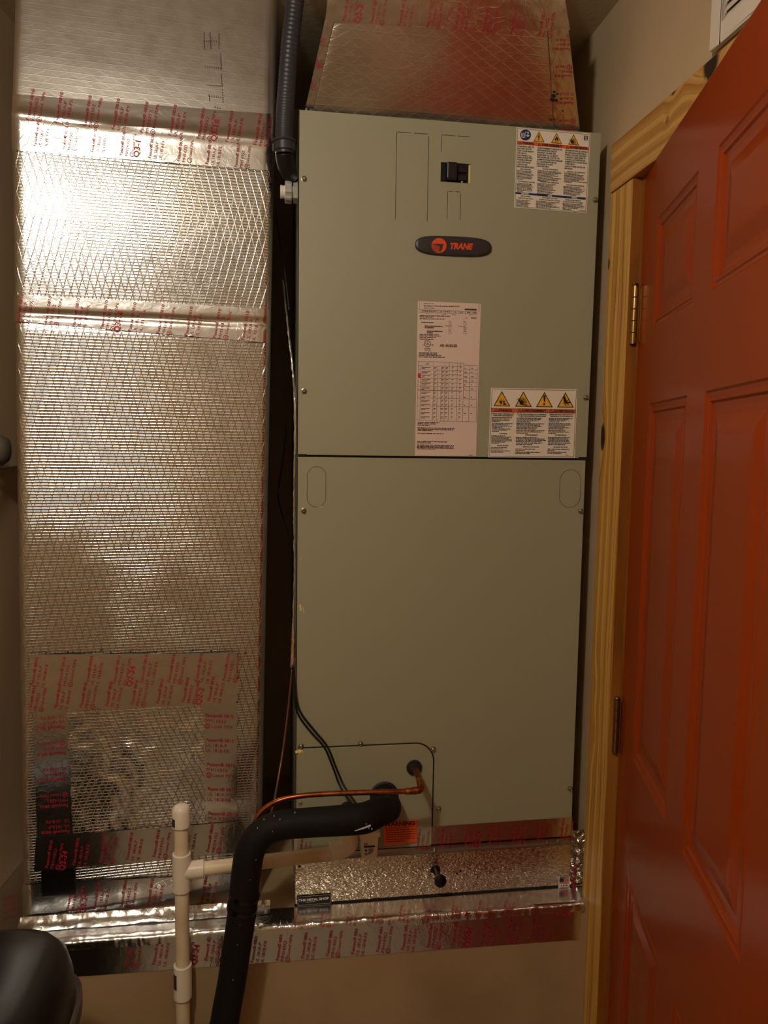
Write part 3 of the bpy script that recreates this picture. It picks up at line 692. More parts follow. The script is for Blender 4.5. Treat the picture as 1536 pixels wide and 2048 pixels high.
# ---- stickers
def sticker(name, quad, m, surf, off, border=None, bcol='ink_black', **pr):
    b = MB(); vs = [surf(x, y, off) for x, y in quad]; vb = [v+Vector((0, off*.8, 0)) for v in vs]
    b.add(vs+vb, [(0, 3, 2, 1), (4, 5, 6, 7), (0, 1, 5, 4), (1, 2, 6, 5), (2, 3, 7, 6), (3, 0, 4, 7)])
    o = b.build(name, m, ah, **pr)
    if border:
        ins, wd = border; cx_, cy_ = sum(q[0] for q in quad)/4, sum(q[1] for q in quad)/4; e = MB(); c4 = []
        for (x, y) in quad: c4.append((x+(ins if x < cx_ else -ins), y+(ins if y < cy_ else -ins)))
        for k in range(4): stroke(e, c4[k], c4[(k+1) % 4], wd, surf, off+.0003)
        e.build('border_line', bcol, ah).parent = o
    return o
def tri(parent, cx_, cy_, w_, h_, surf, off, sym, sl=.0):
    A, B_, C_ = (cx_, cy_-h_/2), (cx_+w_/2, cy_+h_/2+sl*w_/2), (cx_-w_/2, cy_+h_/2-sl*w_/2)
    e = MB(); poly(e, [A, B_, C_], surf, off); e.build('triangle_outline', 'ink_brown', ah).parent = parent
    m_ = lambda p, s: (cx_+(p[0]-cx_)*s, cy_+h_*.17+(p[1]-cy_-h_*.17)*s)
    e = MB(); poly(e, [m_(A, .82), m_(B_, .82), m_(C_, .82)], surf, off+.0002); e.build('warning_triangle', 'ink_yellow', ah).parent = parent
    e = MB(); u = h_/30.; o2 = off+.0004; L = lambda *p, wd=1.6: [stroke(e, (cx_+p[i][0]*u, cy_+p[i][1]*u), (cx_+p[i+1][0]*u, cy_+p[i+1][1]*u), wd*u, surf, o2) for i in range(len(p)-1)]
    P_ = lambda *p: poly(e, [(cx_+a*u, cy_+b_*u) for a, b_ in p], surf, o2)
    if sym == 'bolt': P_((-1, -6), (2, -6), (0, 0)); P_((-1, -6), (0, 0), (-4, 2)); P_((0, 0), (3, -1), (-1, 9)); P_((-4, 2), (3, -1), (2, 1.5), (-3, 3)); L((-1, 4), (-2, 11), wd=2)
    elif sym == 'flame': P_((-5, 5), (-4, -1), (-2, 1), (0, -6), (3, -1), (5, 1), (5, 6), (2, 9), (1, 4), (-1, 5), (-2, 9)); L((-6, 11), (6, 11), wd=1.5)
    elif sym == 'spray':
        for an in range(-70, 60, 18): L((-4, 9), (-4+15*math.sin(math.radians(an+25))*.75, 9-14*math.cos(math.radians(an+25))*.9), wd=1.5)
        L((-7, 2), (-6, 10), (8, 12), wd=2)
    elif sym == 'burst':
        for an in range(-60, 70, 24): L((-2, 9), (-2+9*math.sin(math.radians(an)), 9-10*math.cos(math.radians(an))), wd=.8)
        P_((-3, 4), (-1, 4), (0, 11), (-3, 11)); disc(e, (cx_+4*u, cy_+6*u), 1.9*u, surf, o2, 8); P_((3, 8), (6, 8), (10, 12), (2, 12))
    elif sym == 'excl': P_((-2.4, -8), (2.4, -8), (1, 5), (-1, 5)); disc(e, (cx_-.5*u, cy_+9*u), 2.1*u, surf, o2, 12)
    elif sym == 'hand': P_((-5, -6), (-1, -8), (2, 1), (4, 6), (0, 7), (-3, 3)); L((-2, 2), (-3, 9), wd=1.8); L((0, 4), (1, 12), wd=1.8); L((2, 3), (7, -1), wd=1.8); L((1, 6), (9, 5), wd=3); L((3, 6), (6, 11), wd=1.6)
    e.build('pictogram', 'ink_black', ah).parent = parent
def zf(ox, oy, k): return lambda x, y: (ox+x/k, oy+y/k)
# sticker 1, top right
A1 = zf(1010, 240, 8.084); off = .0010
s1 = sticker('warning_label', [A1(190, 120), A1(1385, 220), A1(1320, 1505), A1(148, 1412)], 'paper_white', cabp, off, (2.0, .7), label='large square white warning sticker with blue round symbol')
o1 = off+.0003
e = MB(); disc(e, A1(332, 242), 11, cabp, o1, 28); e.build('unplug_symbol', 'ink_blue', ah).parent = s1
e = MB()
for (p, q) in (((268, 212), (326, 216)), ((326, 216), (322, 282)), ((322, 282), (266, 278)), ((266, 278), (268, 212)), ((326, 192), (385, 208)), ((365, 185), (388, 208)), ((388, 208), (368, 222)), ((345, 250), (400, 252)), ((360, 232), (358, 268)), ((360, 232), (385, 244)), ((358, 268), (385, 262))): stroke(e, A1(*p), A1(*q), .9, cabp, o1+.0003)
ringp(e, A1(296, 246), 1.5, 2.4, cabp, o1+.0003, 12); e.build('symbol_lines', 'ink_white', ah).parent = s1
for (x, y, s) in ((551, 268, 'bolt'), (833, 292, 'flame'), (1110, 318, 'spray')): tri(s1, *A1(x, y), 22, 21.5, cabp, o1, s, .08)
e = MB(); poly(e, [A1(198, 335), A1(1352, 437), A1(1350, 490), A1(192, 392)], cabp, o1); e.build('orange_band', 'ink_orange', ah).parent = s1
e = MB(); poly(e, [A1(170, 1163), A1(1308, 1255), A1(1306, 1290), A1(168, 1195)], cabp, o1); e.build('blue_band', 'ink_blue', ah).parent = s1
e = MB()
for (s, x0, y0, x1, y1) in (('NOTICE', 265, 1200, 382, 1208), ('AVIS', 688, 1234, 760, 1240), ('AVISO', 1072, 1264, 1168, 1272)): write(e, s, A1(x0, y0), A1(x1, y1), 2.6, cabp, o1+.0003, .04)
e.build('white_lettering', 'ink_white', ah).parent = s1
e = MB()
for (s, x0, y0, x1, y1) in (('\u26a0WARNING'.replace('\u26a0', ''), 275, 384, 468, 402), ('AVERTISSEMENT', 588, 414, 925, 444), ('ADVERTENCIA', 1042, 456, 1335, 480)): write(e, s, A1(x0, y0), A1(x1, y1), 4.4, cabp, o1+.0003, .05)
for (x, y) in ((245, 378), (553, 405), (1008, 446)):
    p = A1(x, y); stroke(e, (p[0]-3, p[1]+2), (p[0], p[1]-3), .8, cabp, o1+.0003); stroke(e, (p[0]+3, p[1]+2), (p[0], p[1]-3), .8, cabp, o1+.0003); stroke(e, (p[0]-3, p[1]+2), (p[0]+3, p[1]+2), .8, cabp, o1+.0003)
cols = [(205, 432, ['WARNING: RISK OF', 'ELECTRIC SHOCK', 'CAN CAUSE INJURY', 'OR DEATH:', 'DISCONNECT ALL', 'REMOTE ELECTRIC', 'POWER SUPPLIES', 'AND DISCHARGE', 'CAPACITORS', 'BEFORE SERVICING.'], 16.5),
        (522, 462, ['AVERTISSEMENT: RISQUE DE', 'D\u00c9CHARGE \u00c9LECTRIQUE', 'POUVANT CAUSER DES', 'BLESSURES OU LA MORT.', 'D\u00c9CONNECTER TOUTES LES', 'ALIMENTATIONS \u00c9LECTRIQUES', 'ET CONDENSATEURS DE', 'D\u00c9CHARGE D\'AVANT', 'L\'ENTRETIEN.'], 16.5),
        (972, 500, ['ADVERTENCIA: EL RIESGO', 'DE DESCARGA EL\u00c9CTRICA', 'PUEDE CAUSAR LESIONES', 'O MUERTE, DESCONECTE', 'TODAS LAS FUENTES DE', 'ALIMENTACI\u00d3N EL\u00c9CTRICA', 'Y DESCARGA', 'CAPACITORES ANTES DE', 'REPARAR.'], 16.5)]
for (x, y, ls, cw) in cols:
    for k, s in enumerate(ls):
        n = len(s)*cw; xx = x-k*1.2; yy = y+k*36.5; write(e, s, A1(xx, yy), A1(xx+n, yy+n*.084), 2.9, cabp, o1, .04)
rg = random.Random(11)
for (s, x0, y0, n) in (('FIRE HAZARD', 245, 800, 175), ('RISQUE D\'INCENDIE', 608, 798, 245), ('\u00a1PELIGRO DE INCENDIO!', 1005, 842, 290), ('FLAMMABLE VAPORS', 212, 998, 270), ('VAPEURS INFLAMMABLES', 552, 1004, 320), ('VAPORES INFLAMABLES', 985, 1056, 295),
                    ('USE COPPER', 250, 1236, 160), ('CONDUCTORS ONLY!', 205, 1266, 250), ('N\'UTILISER QUE DES', 600, 1262, 245), ('CONDUCTEURS EN CUIVRE!', 552, 1292, 335), ('UTILICE \u00daNICAMENTE', 968, 1298, 255), ('CONDUCTORES DE COBRE!', 932, 1326, 325)):
    write(e, s, A1(x0, y0), A1(x0+n, y0+n*.084), 2.2, cabp, o1, .04)
for (x0, y0, n, rows_, h) in ((197, 808, 290, 8, 155), (525, 806, 390, 10, 180), (955, 846, 370, 9, 165), (190, 1010, 310, 7, 150), (520, 1014, 330, 10, 185), (945, 1064, 370, 8, 150), (180, 1280, 290, 5, 110), (500, 1300, 400, 6, 115), (932, 1338, 370, 5, 110)):
    greek(e, A1(x0, y0), A1(x0+n, y0+n*.084), rows_, h/8.084, cabp, o1, rg)
write(e, 'X3905', A1(1198, 1470), A1(1300, 1478), 1.4, cabp, o1, .04)
poly(e, [A1(1278, 252), A1(1340, 257), A1(1338, 330), A1(1274, 326)], cabp, o1)
e.build('lettering', 'ink_black', ah).parent = s1
e = MB(); write(e, '2', A1(1290, 314), A1(1326, 317), 6, cabp, o1+.0003, .03); stroke(e, A1(1285, 275), A1(1300, 290), .7, cabp, o1+.0003); e.build('corner_mark', 'paper_white', ah).parent = s1
# sticker 2, lower right
A2 = zf(960, 760, 7.314)
s2 = sticker('warning_label', [A2(163, 113), A2(1425, 138), A2(1387, 1140), A2(122, 1130)], 'paper_white', cabp, off, (2.2, .8), label='wide white warning sticker with four yellow triangles')
for (x, y, s) in ((320, 272, 'burst'), (635, 278, 'spray'), (943, 285, 'excl'), (1250, 290, 'hand')): tri(s2, *A2(x, y), 34, 31, cabp, o1, s, .02)
e = MB(); e2 = MB()
for (x0, x1, y0) in ((166, 522, 412), (534, 994, 418), (1004, 1390, 426)):
    q = [A2(x0, y0), A2(x1, y0+8), A2(x1-1, y0+60), A2(x0-2, y0+54)]; poly(e, q, cabp, o1)
    for k in range(4): stroke(e2, q[k], q[(k+1) % 4], .7, cabp, o1+.0004)
e.build('orange_band', 'ink_orange', ah).parent = s2
for (s, x0, x1, y) in (('WARNING', 258, 468, 458), ('AVERTISSEMENT', 606, 970, 464), ('ADVERTENCIA', 1072, 1376, 471)): write(e2, s, A2(x0, y), A2(x1, y+4), 4.4, cabp, o1+.0003, .05)
for (x, y) in ((233, 445), (578, 450), (1040, 456)):
    p = A2(x, y); stroke(e2, (p[0]-3.2, p[1]+2.4), (p[0], p[1]-3), .9, cabp, o1+.0003); stroke(e2, (p[0]+3.2, p[1]+2.4), (p[0], p[1]-3), .9, cabp, o1+.0003); stroke(e2, (p[0]-3.2, p[1]+2.4), (p[0]+3.2, p[1]+2.4), .9, cabp, o1+.0003)
for (s, x0, y0, n) in (('PRESSURIZED REFRIGERANT -', 176, 502, 340), ('IMPROPER REFRIGERANT!', 198, 528, 292), ('FLUIDE FRIGORIG\u00c8NE SOUS PRESSION -', 540, 508, 445), ('FLUIDE FRIGORIG\u00c8NE INAPPROPRI\u00c9!', 562, 534, 400), ('\u00a1REFRIGERANTE PRESURIZADO -', 1018, 512, 358), ('REFRIGERANTE INCORRECTO!', 1030, 538, 330),
                    ('WARNING!', 278, 790, 115), ('AVERTISSEMENT!', 655, 812, 195), ('\u00a1ADVERTENCIA!', 1098, 813, 170), ('SHARP EDGES!', 248, 966, 165), ('REBORDS COUPANTS!', 625, 985, 240), ('\u00a1BORDES FILOSOS!', 1075, 988, 205)):
    write(e2, s, A2(x0, y0), A2(x0+n, y0+n*.012), 2.1, cabp, o1, .05)
for (x0, y0, n, rows_, h) in ((172, 540, 315, 4, 76), (172, 626, 335, 4, 76), (172, 706, 300, 3, 54), (535, 546, 425, 4, 76), (532, 628, 450, 5, 96), (530, 730, 415, 3, 55), (1005, 550, 380, 4, 72), (1002, 628, 365, 5, 96), (998, 732, 330, 3, 55),
                          (165, 804, 310, 7, 130), (525, 828, 440, 6, 125), (993, 828, 380, 6, 125), (160, 980, 320, 2, 36), (158, 1026, 300, 2, 36), (518, 1000, 430, 2, 38), (515, 1044, 445, 2, 38), (988, 1002, 330, 2, 38), (985, 1044, 330, 2, 38), (1255, 1093, 110, 1, 12)):
    greek(e2, A2(x0, y0), A2(x0+n, y0+n*.012), rows_, h/7.314, cabp, o1, rg, fill=.66)
e2.build('lettering', 'ink_black', ah).parent = s2
# sticker 3, rating label
A3 = zf(820, 590, 6.206)
s3 = sticker('rating_label', [A3(97, 74), A3(882, 108), A3(820, 2000), A3(62, 1995)], 'paper_pink', cabp, off, label='tall pinkish rating sticker with a table')
e = MB()
def W3(s, x0, y0, n, h=2.2, bold=.03): write(e, s, A3(x0, y0), A3(x0+n, y0+n*.022), h, cabp, o1, bold)
W3('Trane U.S. Inc.', 170, 110, 128); W3('Manufacturer of Trane & American Standard HVAC', 170, 140, 445, 2.4, .045); W3('Tyler, TX 75707', 170, 168, 135)
W3('AIR HANDLER', 368, 642, 220, 5.2, .04); W3('UL', 194, 618, 46, 4.5, .03); ringp(e, A3(216, 605), 5.6, 6.8, cabp, o1, 28)
W3('C', 155, 628, 12, 2.8); W3('US', 262, 630, 30, 3); W3('LISTED', 175, 676, 80, 2.8); W3('SA11676', 180, 696, 78, 1.7)
L3 = lambda x0, y0, x1, y1, wd=.5: stroke(e, A3(x0, y0), A3(x1, y1), wd, cabp, o1)
L3(118, 80, 116, 180); L3(858, 108, 855, 205)
for (a_, b_) in ((112, 358), (358, 518), (518, 604), (604, 686), (686, 830)):
    ya = 182+(a_-112)*.035; yb2 = 182+(b_-112)*.035
    L3(a_, ya, b_, yb2); L3(a_, ya+32, b_, yb2+32); L3(a_, ya, a_, ya+32); L3(b_, yb2, b_, yb2+32)
W3('TEM4A0C', 135, 204, 205, 2.3); W3('21262', 372, 212, 130, 2.3); W3('3.0', 540, 218, 35, 2.3); W3('6.0', 620, 220, 38, 2.3); W3('200 - 230', 706, 225, 115, 2.4, .05)
poly(e, [A3(680, 168), A3(828, 172), A3(826, 192), A3(678, 188)], cabp, o1); W3('8/2021', 758, 292, 70, 2.3, .05)
for (x0, y0, n, r_, h) in ((195, 226, 72, 1, 9), (400, 234, 70, 1, 9), (522, 240, 160, 1, 10), (738, 248, 38, 1, 8), (686, 280, 62, 1, 9), (120, 248, 385, 2, 30), (120, 286, 480, 1, 14), (140, 330, 275, 1, 18), (182, 375, 232, 2, 40), (210, 438, 200, 2, 40), (485, 318, 26, 1, 9), (665, 326, 38, 1, 9),
                       (432, 378, 130, 1, 9), (600, 384, 165, 1, 9), (485, 436, 26, 1, 9), (672, 442, 26, 1, 9), (118, 484, 400, 1, 14), (118, 500, 560, 1, 14), (118, 518, 620, 1, 14), (118, 540, 250, 1, 14), (112, 708, 410, 1, 14), (112, 724, 370, 1, 14), (108, 742, 540, 1, 14), (108, 760, 480, 1, 14),
                       (96, 1572, 530, 1, 16), (94, 1590, 630, 1, 13), (94, 1608, 420, 1, 13), (94, 1640, 460, 3, 50), (94, 1708, 565, 1, 14), (88, 1808, 390, 2, 34), (86, 1854, 470, 4, 62), (735, 1984, 78, 1, 12)):
    greek(e, A3(x0, y0), A3(x0+n, y0+n*.022), r_, h/6.206, cabp, o1, rg, slack=.05, fill=.75)
for (x, y) in ((482, 336), (668, 340), (480, 394), (667, 398), (479, 448), (667, 452)):
    for (a_, b_, c_, d_) in ((0, 0, 30, 1), (30, 1, 30, 33), (30, 33, 0, 32), (0, 32, 0, 0)): L3(x+a_, y+b_, x+c_, y+d_)
W3('X', 676, 426, 14, 2.6)
# table
top, bot = 826, 1560
for k in range(7): y = top+50+k*51; L3(100, y, 650, y+14)
for y in (1176, 1276, 1374, 1558): L3(92, y, 640, y+14)
for y in (870, 925, 975, 1028, 1080, 1132, 1186, 1288, 1386): L3(664, y, 836-(y-870)*.02, y+6)
L3(104, 826, 488, 834); L3(488, 840, 668, 846); L3(646, 1572, 820, 1576)
for (x, ya, yb2) in ((104, 826, 1558), (136, 870, 1558), (296, 836, 1562), (344, 885, 1562), (390, 885, 1562), (436, 885, 1564), (488, 840, 1564), (588, 842, 1566), (668, 842, 1570), (742, 880, 1574), (836, 896, 1576)): L3(x, ya, x-(yb2-ya)*.022, yb2)
rt = random.Random(5)
for k in range(13):
    y = 890+k*51; sft = -(y-870)*.022
    if y > 1540: break
    for (x, n) in ((148, 110), (302, 26), (396, 28), (446, 28), (522, 20), (616, 20)):
        greek(e, A3(x+sft, y), A3(x+n+sft, y+1), 2, 32/6.2, cabp, o1, rt, slack=.0, fill=.55)
    if k < 6 or k in (7, 9, 11):
        for x in (678, 760): greek(e, A3(x+sft, y+14), A3(x+46+sft, y+15), 1, 14/6.2, cabp, o1, rt, slack=.0, fill=.7)
W3('NONE', 196, 862, 40, 2.4); W3('I', 528, 874, 6, 2.4); W3('II', 622, 876, 12, 2.4)
e.build('lettering', 'ink_brown', ah).parent = s3
e = MB(); poly(e, [A3(96, 985), A3(112, 970), A3(138, 975), A3(134, 1000), A3(136, 1026), A3(112, 1028), A3(96, 1010)], cabp, o1+.0004); e.build('red_dot', 'ink_red', ah).parent = s3
# small orange sticker behind the foam line
s4 = sticker('warning_label', [(768, 1645), (835, 1641), (833, 1684), (768, 1692)], 'orange_label', cabp, .0052, label='small orange warning sticker behind the black foam line')
e = MB(); write(e, 'WARNING', (768, 1653), (830, 1650), 8, cabp, .0056, .05); stroke(e, (770, 1657), (827, 1653.5), .8, cabp, .0056)
greek(e, (772, 1659), (831, 1656), 6, 27, cabp, .0056, rg, slack=.03, fill=.35); e.build('lettering', 'ink_brown', ah).parent = s4
# grommets
for (x, y, r) in ((828, 1534, .0165), (768, 1590, .030)):
    p = cabp(x, y); b = MB(); b.lathe((p.x, .0, p.z), (0, -1, 0), [(0, r*1.0), (.004, r), (.0065, r*.93), (.0065, r*.8), (.004, r*.72), (.006, r*.45), (.0055, .001)], 32); b.build('grommet', 'black_rubber', ah, smooth=True)
# sealant daubs, scratches
for (x, y, r) in ((601, 1503, .006), (594, 1504, .004)):
    p = cabp(x, y); b = MB().lathe((p.x, .0015, p.z), (0, -1, 0), [(0, r), (.004, r*.9), (.006, r*.4), (.0065, .0001)], 9); b.build('sealant_daub', 'sealant', ah, smooth=True)
e = MB()
for (p, q, wd) in (((600, 1209), (602, 1222), 4), ((606, 1214), (608, 1226), 1.2), ((601, 1114), (602, 1119), 1.2), ((634, 1013), (645, 1013), 1.5), ((1154, 976), (1155, 978), 1.6)): stroke(e, p, q, wd, cabp, .0004)
e.build('paint_scratch', 'sealant', ah)

# ------------------------------------------------------------------ filter box below the cabinet
fb = thing('filter_box', (.28, .27, PT), 'hammered metal filter box with a black knob, directly under the air handler', 'filter box')
zt_ = cabp(868, 1697).z; XB = cx(1143, 1730)
MB().box((.0, .003, PT), (XB, .54, zlow-.001)).build('box_body', 'galvanised', fb)
zb0 = PT+.0045; zft = cabp(868, 1702).z
MB().box((.001, -.001, zb0), (XB-.001, .0028, zft)).build('front_plate', 'hammered_metal', fb, bevel=.0006)
MB().box((-.001, -.002, PT+.0008), (XB, .0028, zb0)).build('bottom_lip', 'dark_gap', fb)
MB().box((-.002, -.009, zft), (XB+.004, -.001, zft+.0012)).box((-.002, -.0025, zft), (XB+.004, .0, zft+.012)).build('top_flange', 'galvanised', fb)
tape(fb, ((588, 1672), (1144, 1634), (1146, 1672), (588, 1704)), cabp, 70, 8, [
    (lambda mb, off: [stamp(mb, 836+k*48, 1698-k*3.2, 'BA'[k % 2], cabp, (7, -40), off, 9, 'Q2-24' if k == 2 else None, h=5.2) for k in range(7)]),
    (lambda mb, off: stamp(mb, 602, 1708, 'A', cabp, (6, -34), off, 9, h=5.2))], off=.0015, crumple=.0008, poff=.0032)
p = cabp(871, 1741); b = MB().lathe((p.x, -.001, p.z), (.04, -1, -.0), [(0, .011), (.004, .009), (.012, .0065), (.026, .0065), (.030, .011), (.036, .0135), (.042, .0125), (.045, .008), (.046, .0005)], 24)
b.build('knob', 'black_gloss', fb, smooth=True)
fbp = onplane(-.001)
for (x, y) in ((914, 1747), (921, 1742), (599, 1733)): MB().lathe(fbp(x, y), (0, -1, 0), [(0, .0026), (.001, .002), (.0013, .0002)], 8).build('rivet', 'dark_gap', fb)
for (x, y) in ((870, 1699), (1095, 1684), (1117, 1682)):
    q = hit(x, y, 1, -.0025); MB().lathe(q, (0, -1, 0), [(0, .004), (.002, .0035), (.003, .001)], 10).build('screw', 'galvanised', fb, smooth=True)
q4 = [(594, 1792), (662, 1787), (663, 1808), (594, 1813)]
b = MB(); poly(b, q4, fbp, .0012); nm = b.build('name_plate', 'black_plastic', fb)
e = MB(); write(e, 'THE METAL SHOP', (597.5, 1803.5), (658, 1798.5), 4.6, fbp, .0016, .05)
c4 = [(596, 1794), (660.5, 1789.2), (661, 1806), (596, 1811)]
for k in range(4): stroke(e, c4[k], c4[(k+1) % 4], .45, fbp, .0016)
greek(e, (611, 1804), (642, 1801.5), 1, 1.4, fbp, .0016, rg, .02, .5)
e.build('lettering', 'ink_white', fb).parent = nm
b = MB(); poly(b, [(1117.5, 1753), (1140, 1751.5), (1139, 1773), (1116.5, 1775)], fbp, .0012); fl = b.build('flag_sticker', 'paper_white', fb)
e = MB(); 
for k in range(7): y = 1757.5+k*1.7; stroke(e, (1119, y), (1137.5, y-1.2), .95, fbp, .0016)
e.build('red_stripe', 'ink_red', fb).parent = fl
e = MB(); poly(e, [(1119, 1757), (1127.5, 1756.4), (1127.2, 1763.5), (1118.8, 1764.2)], fbp, .002); e.build('blue_canton', 'ink_blue', fb).parent = fl
e = MB(); write(e, 'MADE IN', (1120, 1756.2), (1138, 1755), 2.4, fbp, .0016, .05); write(e, 'U.S.A.', (1119, 1773), (1137, 1771.5), 2.6, fbp, .0016, .05); e.build('lettering', 'ink_black', fb).parent = fl
# crumpled foil closing the gap at the right of the box
b = MB(); vs, fs = [], []; n1, n2 = 60, 10
for i in range(n1+1):
    z = lerp(PT+.006, zft+.028, i/n1)
    for k in range(n2+1):
        x = lerp(XB-.003, .627, k/n2); y = .002-.012*math.sin(math.pi*k/n2)*0+abs(noise.fractal(Vector((x*70, z*60, 2)), .7, 2, 3))*.014
        vs.append(Vector((x, y-.006, z)))
for i in range(n1):
    for k in range(n2): a_ = i*(n2+1)+k; fs.append((a_, a_+1, a_+n2+2, a_+n2+1))
b.add(vs, fs); b.build('gap_foil', 'tape_crumpled', fb, smooth='all')
e = MB(); gp = onplane(-.008)
for k in range(3): write(e, ('8-FX', '0810', 'UL')[k], (1150-k, 1750+k*20), (1153, 1728+k*20), 6, gp, 0, .04)
e.build('printing', 'tape_print', fb)

# ------------------------------------------------------------------ PVC drain
YP = -.085
drain = thing('drain_pipe', (hit(366, 1980, 1, YP).x, YP, 0), 'white plastic condensate drain pipe standing in front of the foil duct, with tee and cap', 'pipe')
cxp = lambda py: hit({1: 367}.get(1), py, 1, YP)
def axis_pt(px, py, y=YP): return hit(px, py, 1, y)
xa = axis_pt(365, 1900).x; zz = lambda py: axis_pt(366, py).z; pr_ = .0134
MB().tube([(xa, YP, zz(1740)), (xa, YP, zz(1640))], pr_, 24, smooth=False).build('riser', 'pvc_aged', drain, smooth=True)
MB().tube([(xa, YP, .001), (xa, YP, zz(1760))], pr_, 24, smooth=False).build('stand_pipe', 'pvc_aged', drain, smooth=True)
def cap_label(py0, py1):
    s_ = onplane(YP-.018); e = MB(); poly(e, [(351, py0), (354.5, py0), (354.5, py1), (351, py1)], s_, 0); return e
z1 = zz(1609); z0 = zz(1652); rc = .0172
b = MB().lathe((xa, YP, z0), (0, 0, 1), [(0, rc-.001), (.001, rc), (z1-z0-.012, rc), (z1-z0-.005, rc*.88), (z1-z0-.001, rc*.6), (z1-z0, .001)], 28); cp = b.build('cap', 'pvc_white', drain, smooth=True)
def wrap_mark(zc, h, parent):
    b = MB(); vs = []
    for k in range(5):
        an = math.radians(200+k*9); x, y = xa+math.cos(an)*(rc+.0003), YP+math.sin(an)*(rc+.0003)
        vs += [(x, y, zc-h/2), (x, y, zc+h/2)]
    b.add(vs, [(2*k, 2*k+2, 2*k+3, 2*k+1) for k in range(4)]); b.build('fitting_label', 'conduit_grey', drain).parent = parent
    return
wrap_mark(zz(1640), .016, cp)
z1 = zz(1706); z0 = zz(1780); zm = zz(1742); b = MB().lathe((xa, YP, z0), (0, 0, 1), [(0, rc-.001), (.001, rc), (z1-z0-.001, rc), (z1-z0, rc-.001)], 28)
hp0 = Vector((xa, YP, axis_pt(385, 1741).z)); hp1 = hit(672, 1706, 1, -.062)
dirh = (hp1-hp0).normalized()
b.lathe(hp0, dirh, [(.002, rc*.96), (.040, rc*.99), (.041, rc-.001)], 24); b.build('tee', 'pvc_white', drain, smooth=True)
MB().tube([hp0+dirh*.03, hp1], pr_, 24, smooth=False).build('branch_pipe', 'pvc_aged', drain, smooth=True)
z1 = zz(1928); z0 = zz(1994); b = MB().lathe((xa, YP, z0), (0, 0, 1), [(0, rc-.001), (.001, rc), (z1-z0-.001, rc), (z1-z0, rc-.001)], 28); cl = b.build('coupling', 'pvc_white', drain, smooth=True)
wrap_mark(zz(1956), .03, cl)
pa, pb, pc, pd, pe = hit(660, 1702, 1, -.062), hit(684, 1698, 1, -.061), hit(697, 1690, 1, -.060), hit(699, 1676, 1, -.060), hit(698, 1656, 1, -.058)
b = MB().tube([pa, pb, pc, pd, pe], rc, 24, 8); b.build('elbow', 'pvc_white', drain, smooth='all')
MB().tube([pe+Vector((0, 0, -.004)), pe+Vector((0, .012, .012)), Vector((pe.x, -.003, pe.z+.016))], .0125, 20, 6).build('drain_stub', 'black_rubber', drain, smooth='all')
# float switch
fs_ = thing('float_switch', hit(740, 1717, 1, -.03), 'small white float switch box with a printed label, hanging right of the drain elbow', 'switch')
a, c = hit(722, 1672, 1, -.045), hit(757, 1716, 1, -.045); tb = .002
b = MB(); b.add([(a.x, -.045, a.z), (c.x, -.045, a.z), (c.x-tb, -.045, c.z), (a.x+tb, -.045, c.z), (a.x, -.012, a.z), (c.x, -.012, a.z), (c.x-tb, -.012, c.z), (a.x+tb, -.012, c.z)], [(0, 1, 2, 3), (4, 7, 6, 5), (0, 4, 5, 1), (1, 5, 6, 2), (2, 6, 7, 3), (3, 7, 4, 0)])
sb = b.build('switch_body', 'pvc_white', fs_, bevel=.003)
MB().box((a.x-.003, -.047, a.z-.004), (c.x+.003, -.010, a.z+.006)).build('switch_lid', 'pvc_white', fs_, bevel=.001)
MB().box((a.x+.006, -.012, a.z-.02), (c.x-.006, -.0026, a.z)).build('bracket', 'black_rubber', fs_)
e = MB(); sp_ = onplane(-.0455); poly(e, [(728, 1692), (750, 1691), (750, 1694.5), (728, 1695.5)], sp_); write(e, 'DC', (729, 1690), (735, 1689.6), 3.4, sp_, .0005, .04); disc(e, (732, 1701), 2.2, sp_); greek(e, (737, 1697), (749, 1696.5), 5, 9, sp_, .0005, rg); greek(e, (729, 1706), (749, 1705.5), 2, 5, sp_, .0005, rg)
e.build('printing', 'ink_black', fs_).parent = sb

# ------------------------------------------------------------------ refrigerant lines
fl_ = thing('foam_insulated_line', hit(445, 2090, 1, -.14), 'thick black foam insulated suction line bending down in front of the duct', 'pipe')
g_ = cabp(768, 1590)
pts = [(g_.x, -.004, g_.z), (g_.x+.002, -.05, g_.z-.004)]+[tuple(hit(x, y, 1, yy)) for x, y, yy in ((757, 1624, -.098), (728, 1636, -.130), (680, 1641, -.138), (620, 1645, -.14), (560, 1651, -.14), (524, 1667, -.14), (501, 1700, -.14), (492, 1750, -.14), (486, 1810, -.14), (476, 1880, -.14), (464, 1960, -.14), (450, 2040, -.14), (444, 2110, -.14))]
rads = [.0245, .0255, .0275, .0285, .0275, .0265, .026, .0265, .0275, .0275, .027, .0265, .0265, .027, .027]
lastp = Vector(pts[-1]); pts.append((lastp.x-.006, -.14, .002)); rads.append(.027)
MB().tube(pts, rads, 28, 10).build('foam_sleeve', 'foam_black', fl_, smooth='all')
for (x, y) in ((484, 1815), (489, 1790)):
    q = hit(x, y, 1, -.14); MB().tube([q+Vector((.001, 0, .004)), q+Vector((-.001, 0, -.004))], .0283, 28, smooth=False).build('tape_wrap', 'black_gloss', fl_, smooth=True)
b = MB(); rf = random.Random(9)
def on_foam(px, py): return hit(px, py, 1, -.167)
flk = [(741, 1652, 1.5), (738, 1657, 1.5), (733, 1649, 1.2), (744, 1659, 1.8), (548, 1633, 1.5), (560, 1640, 1.2), (590, 1626, 1.5), (545, 1663, 1.2), (528, 1640, 1.3), (515, 1657, 1.2), (475, 1890, 1.3), (466, 1960, 1.6), (480, 1850, 1), (500, 1760, 1.1), (512, 1720, 1)]
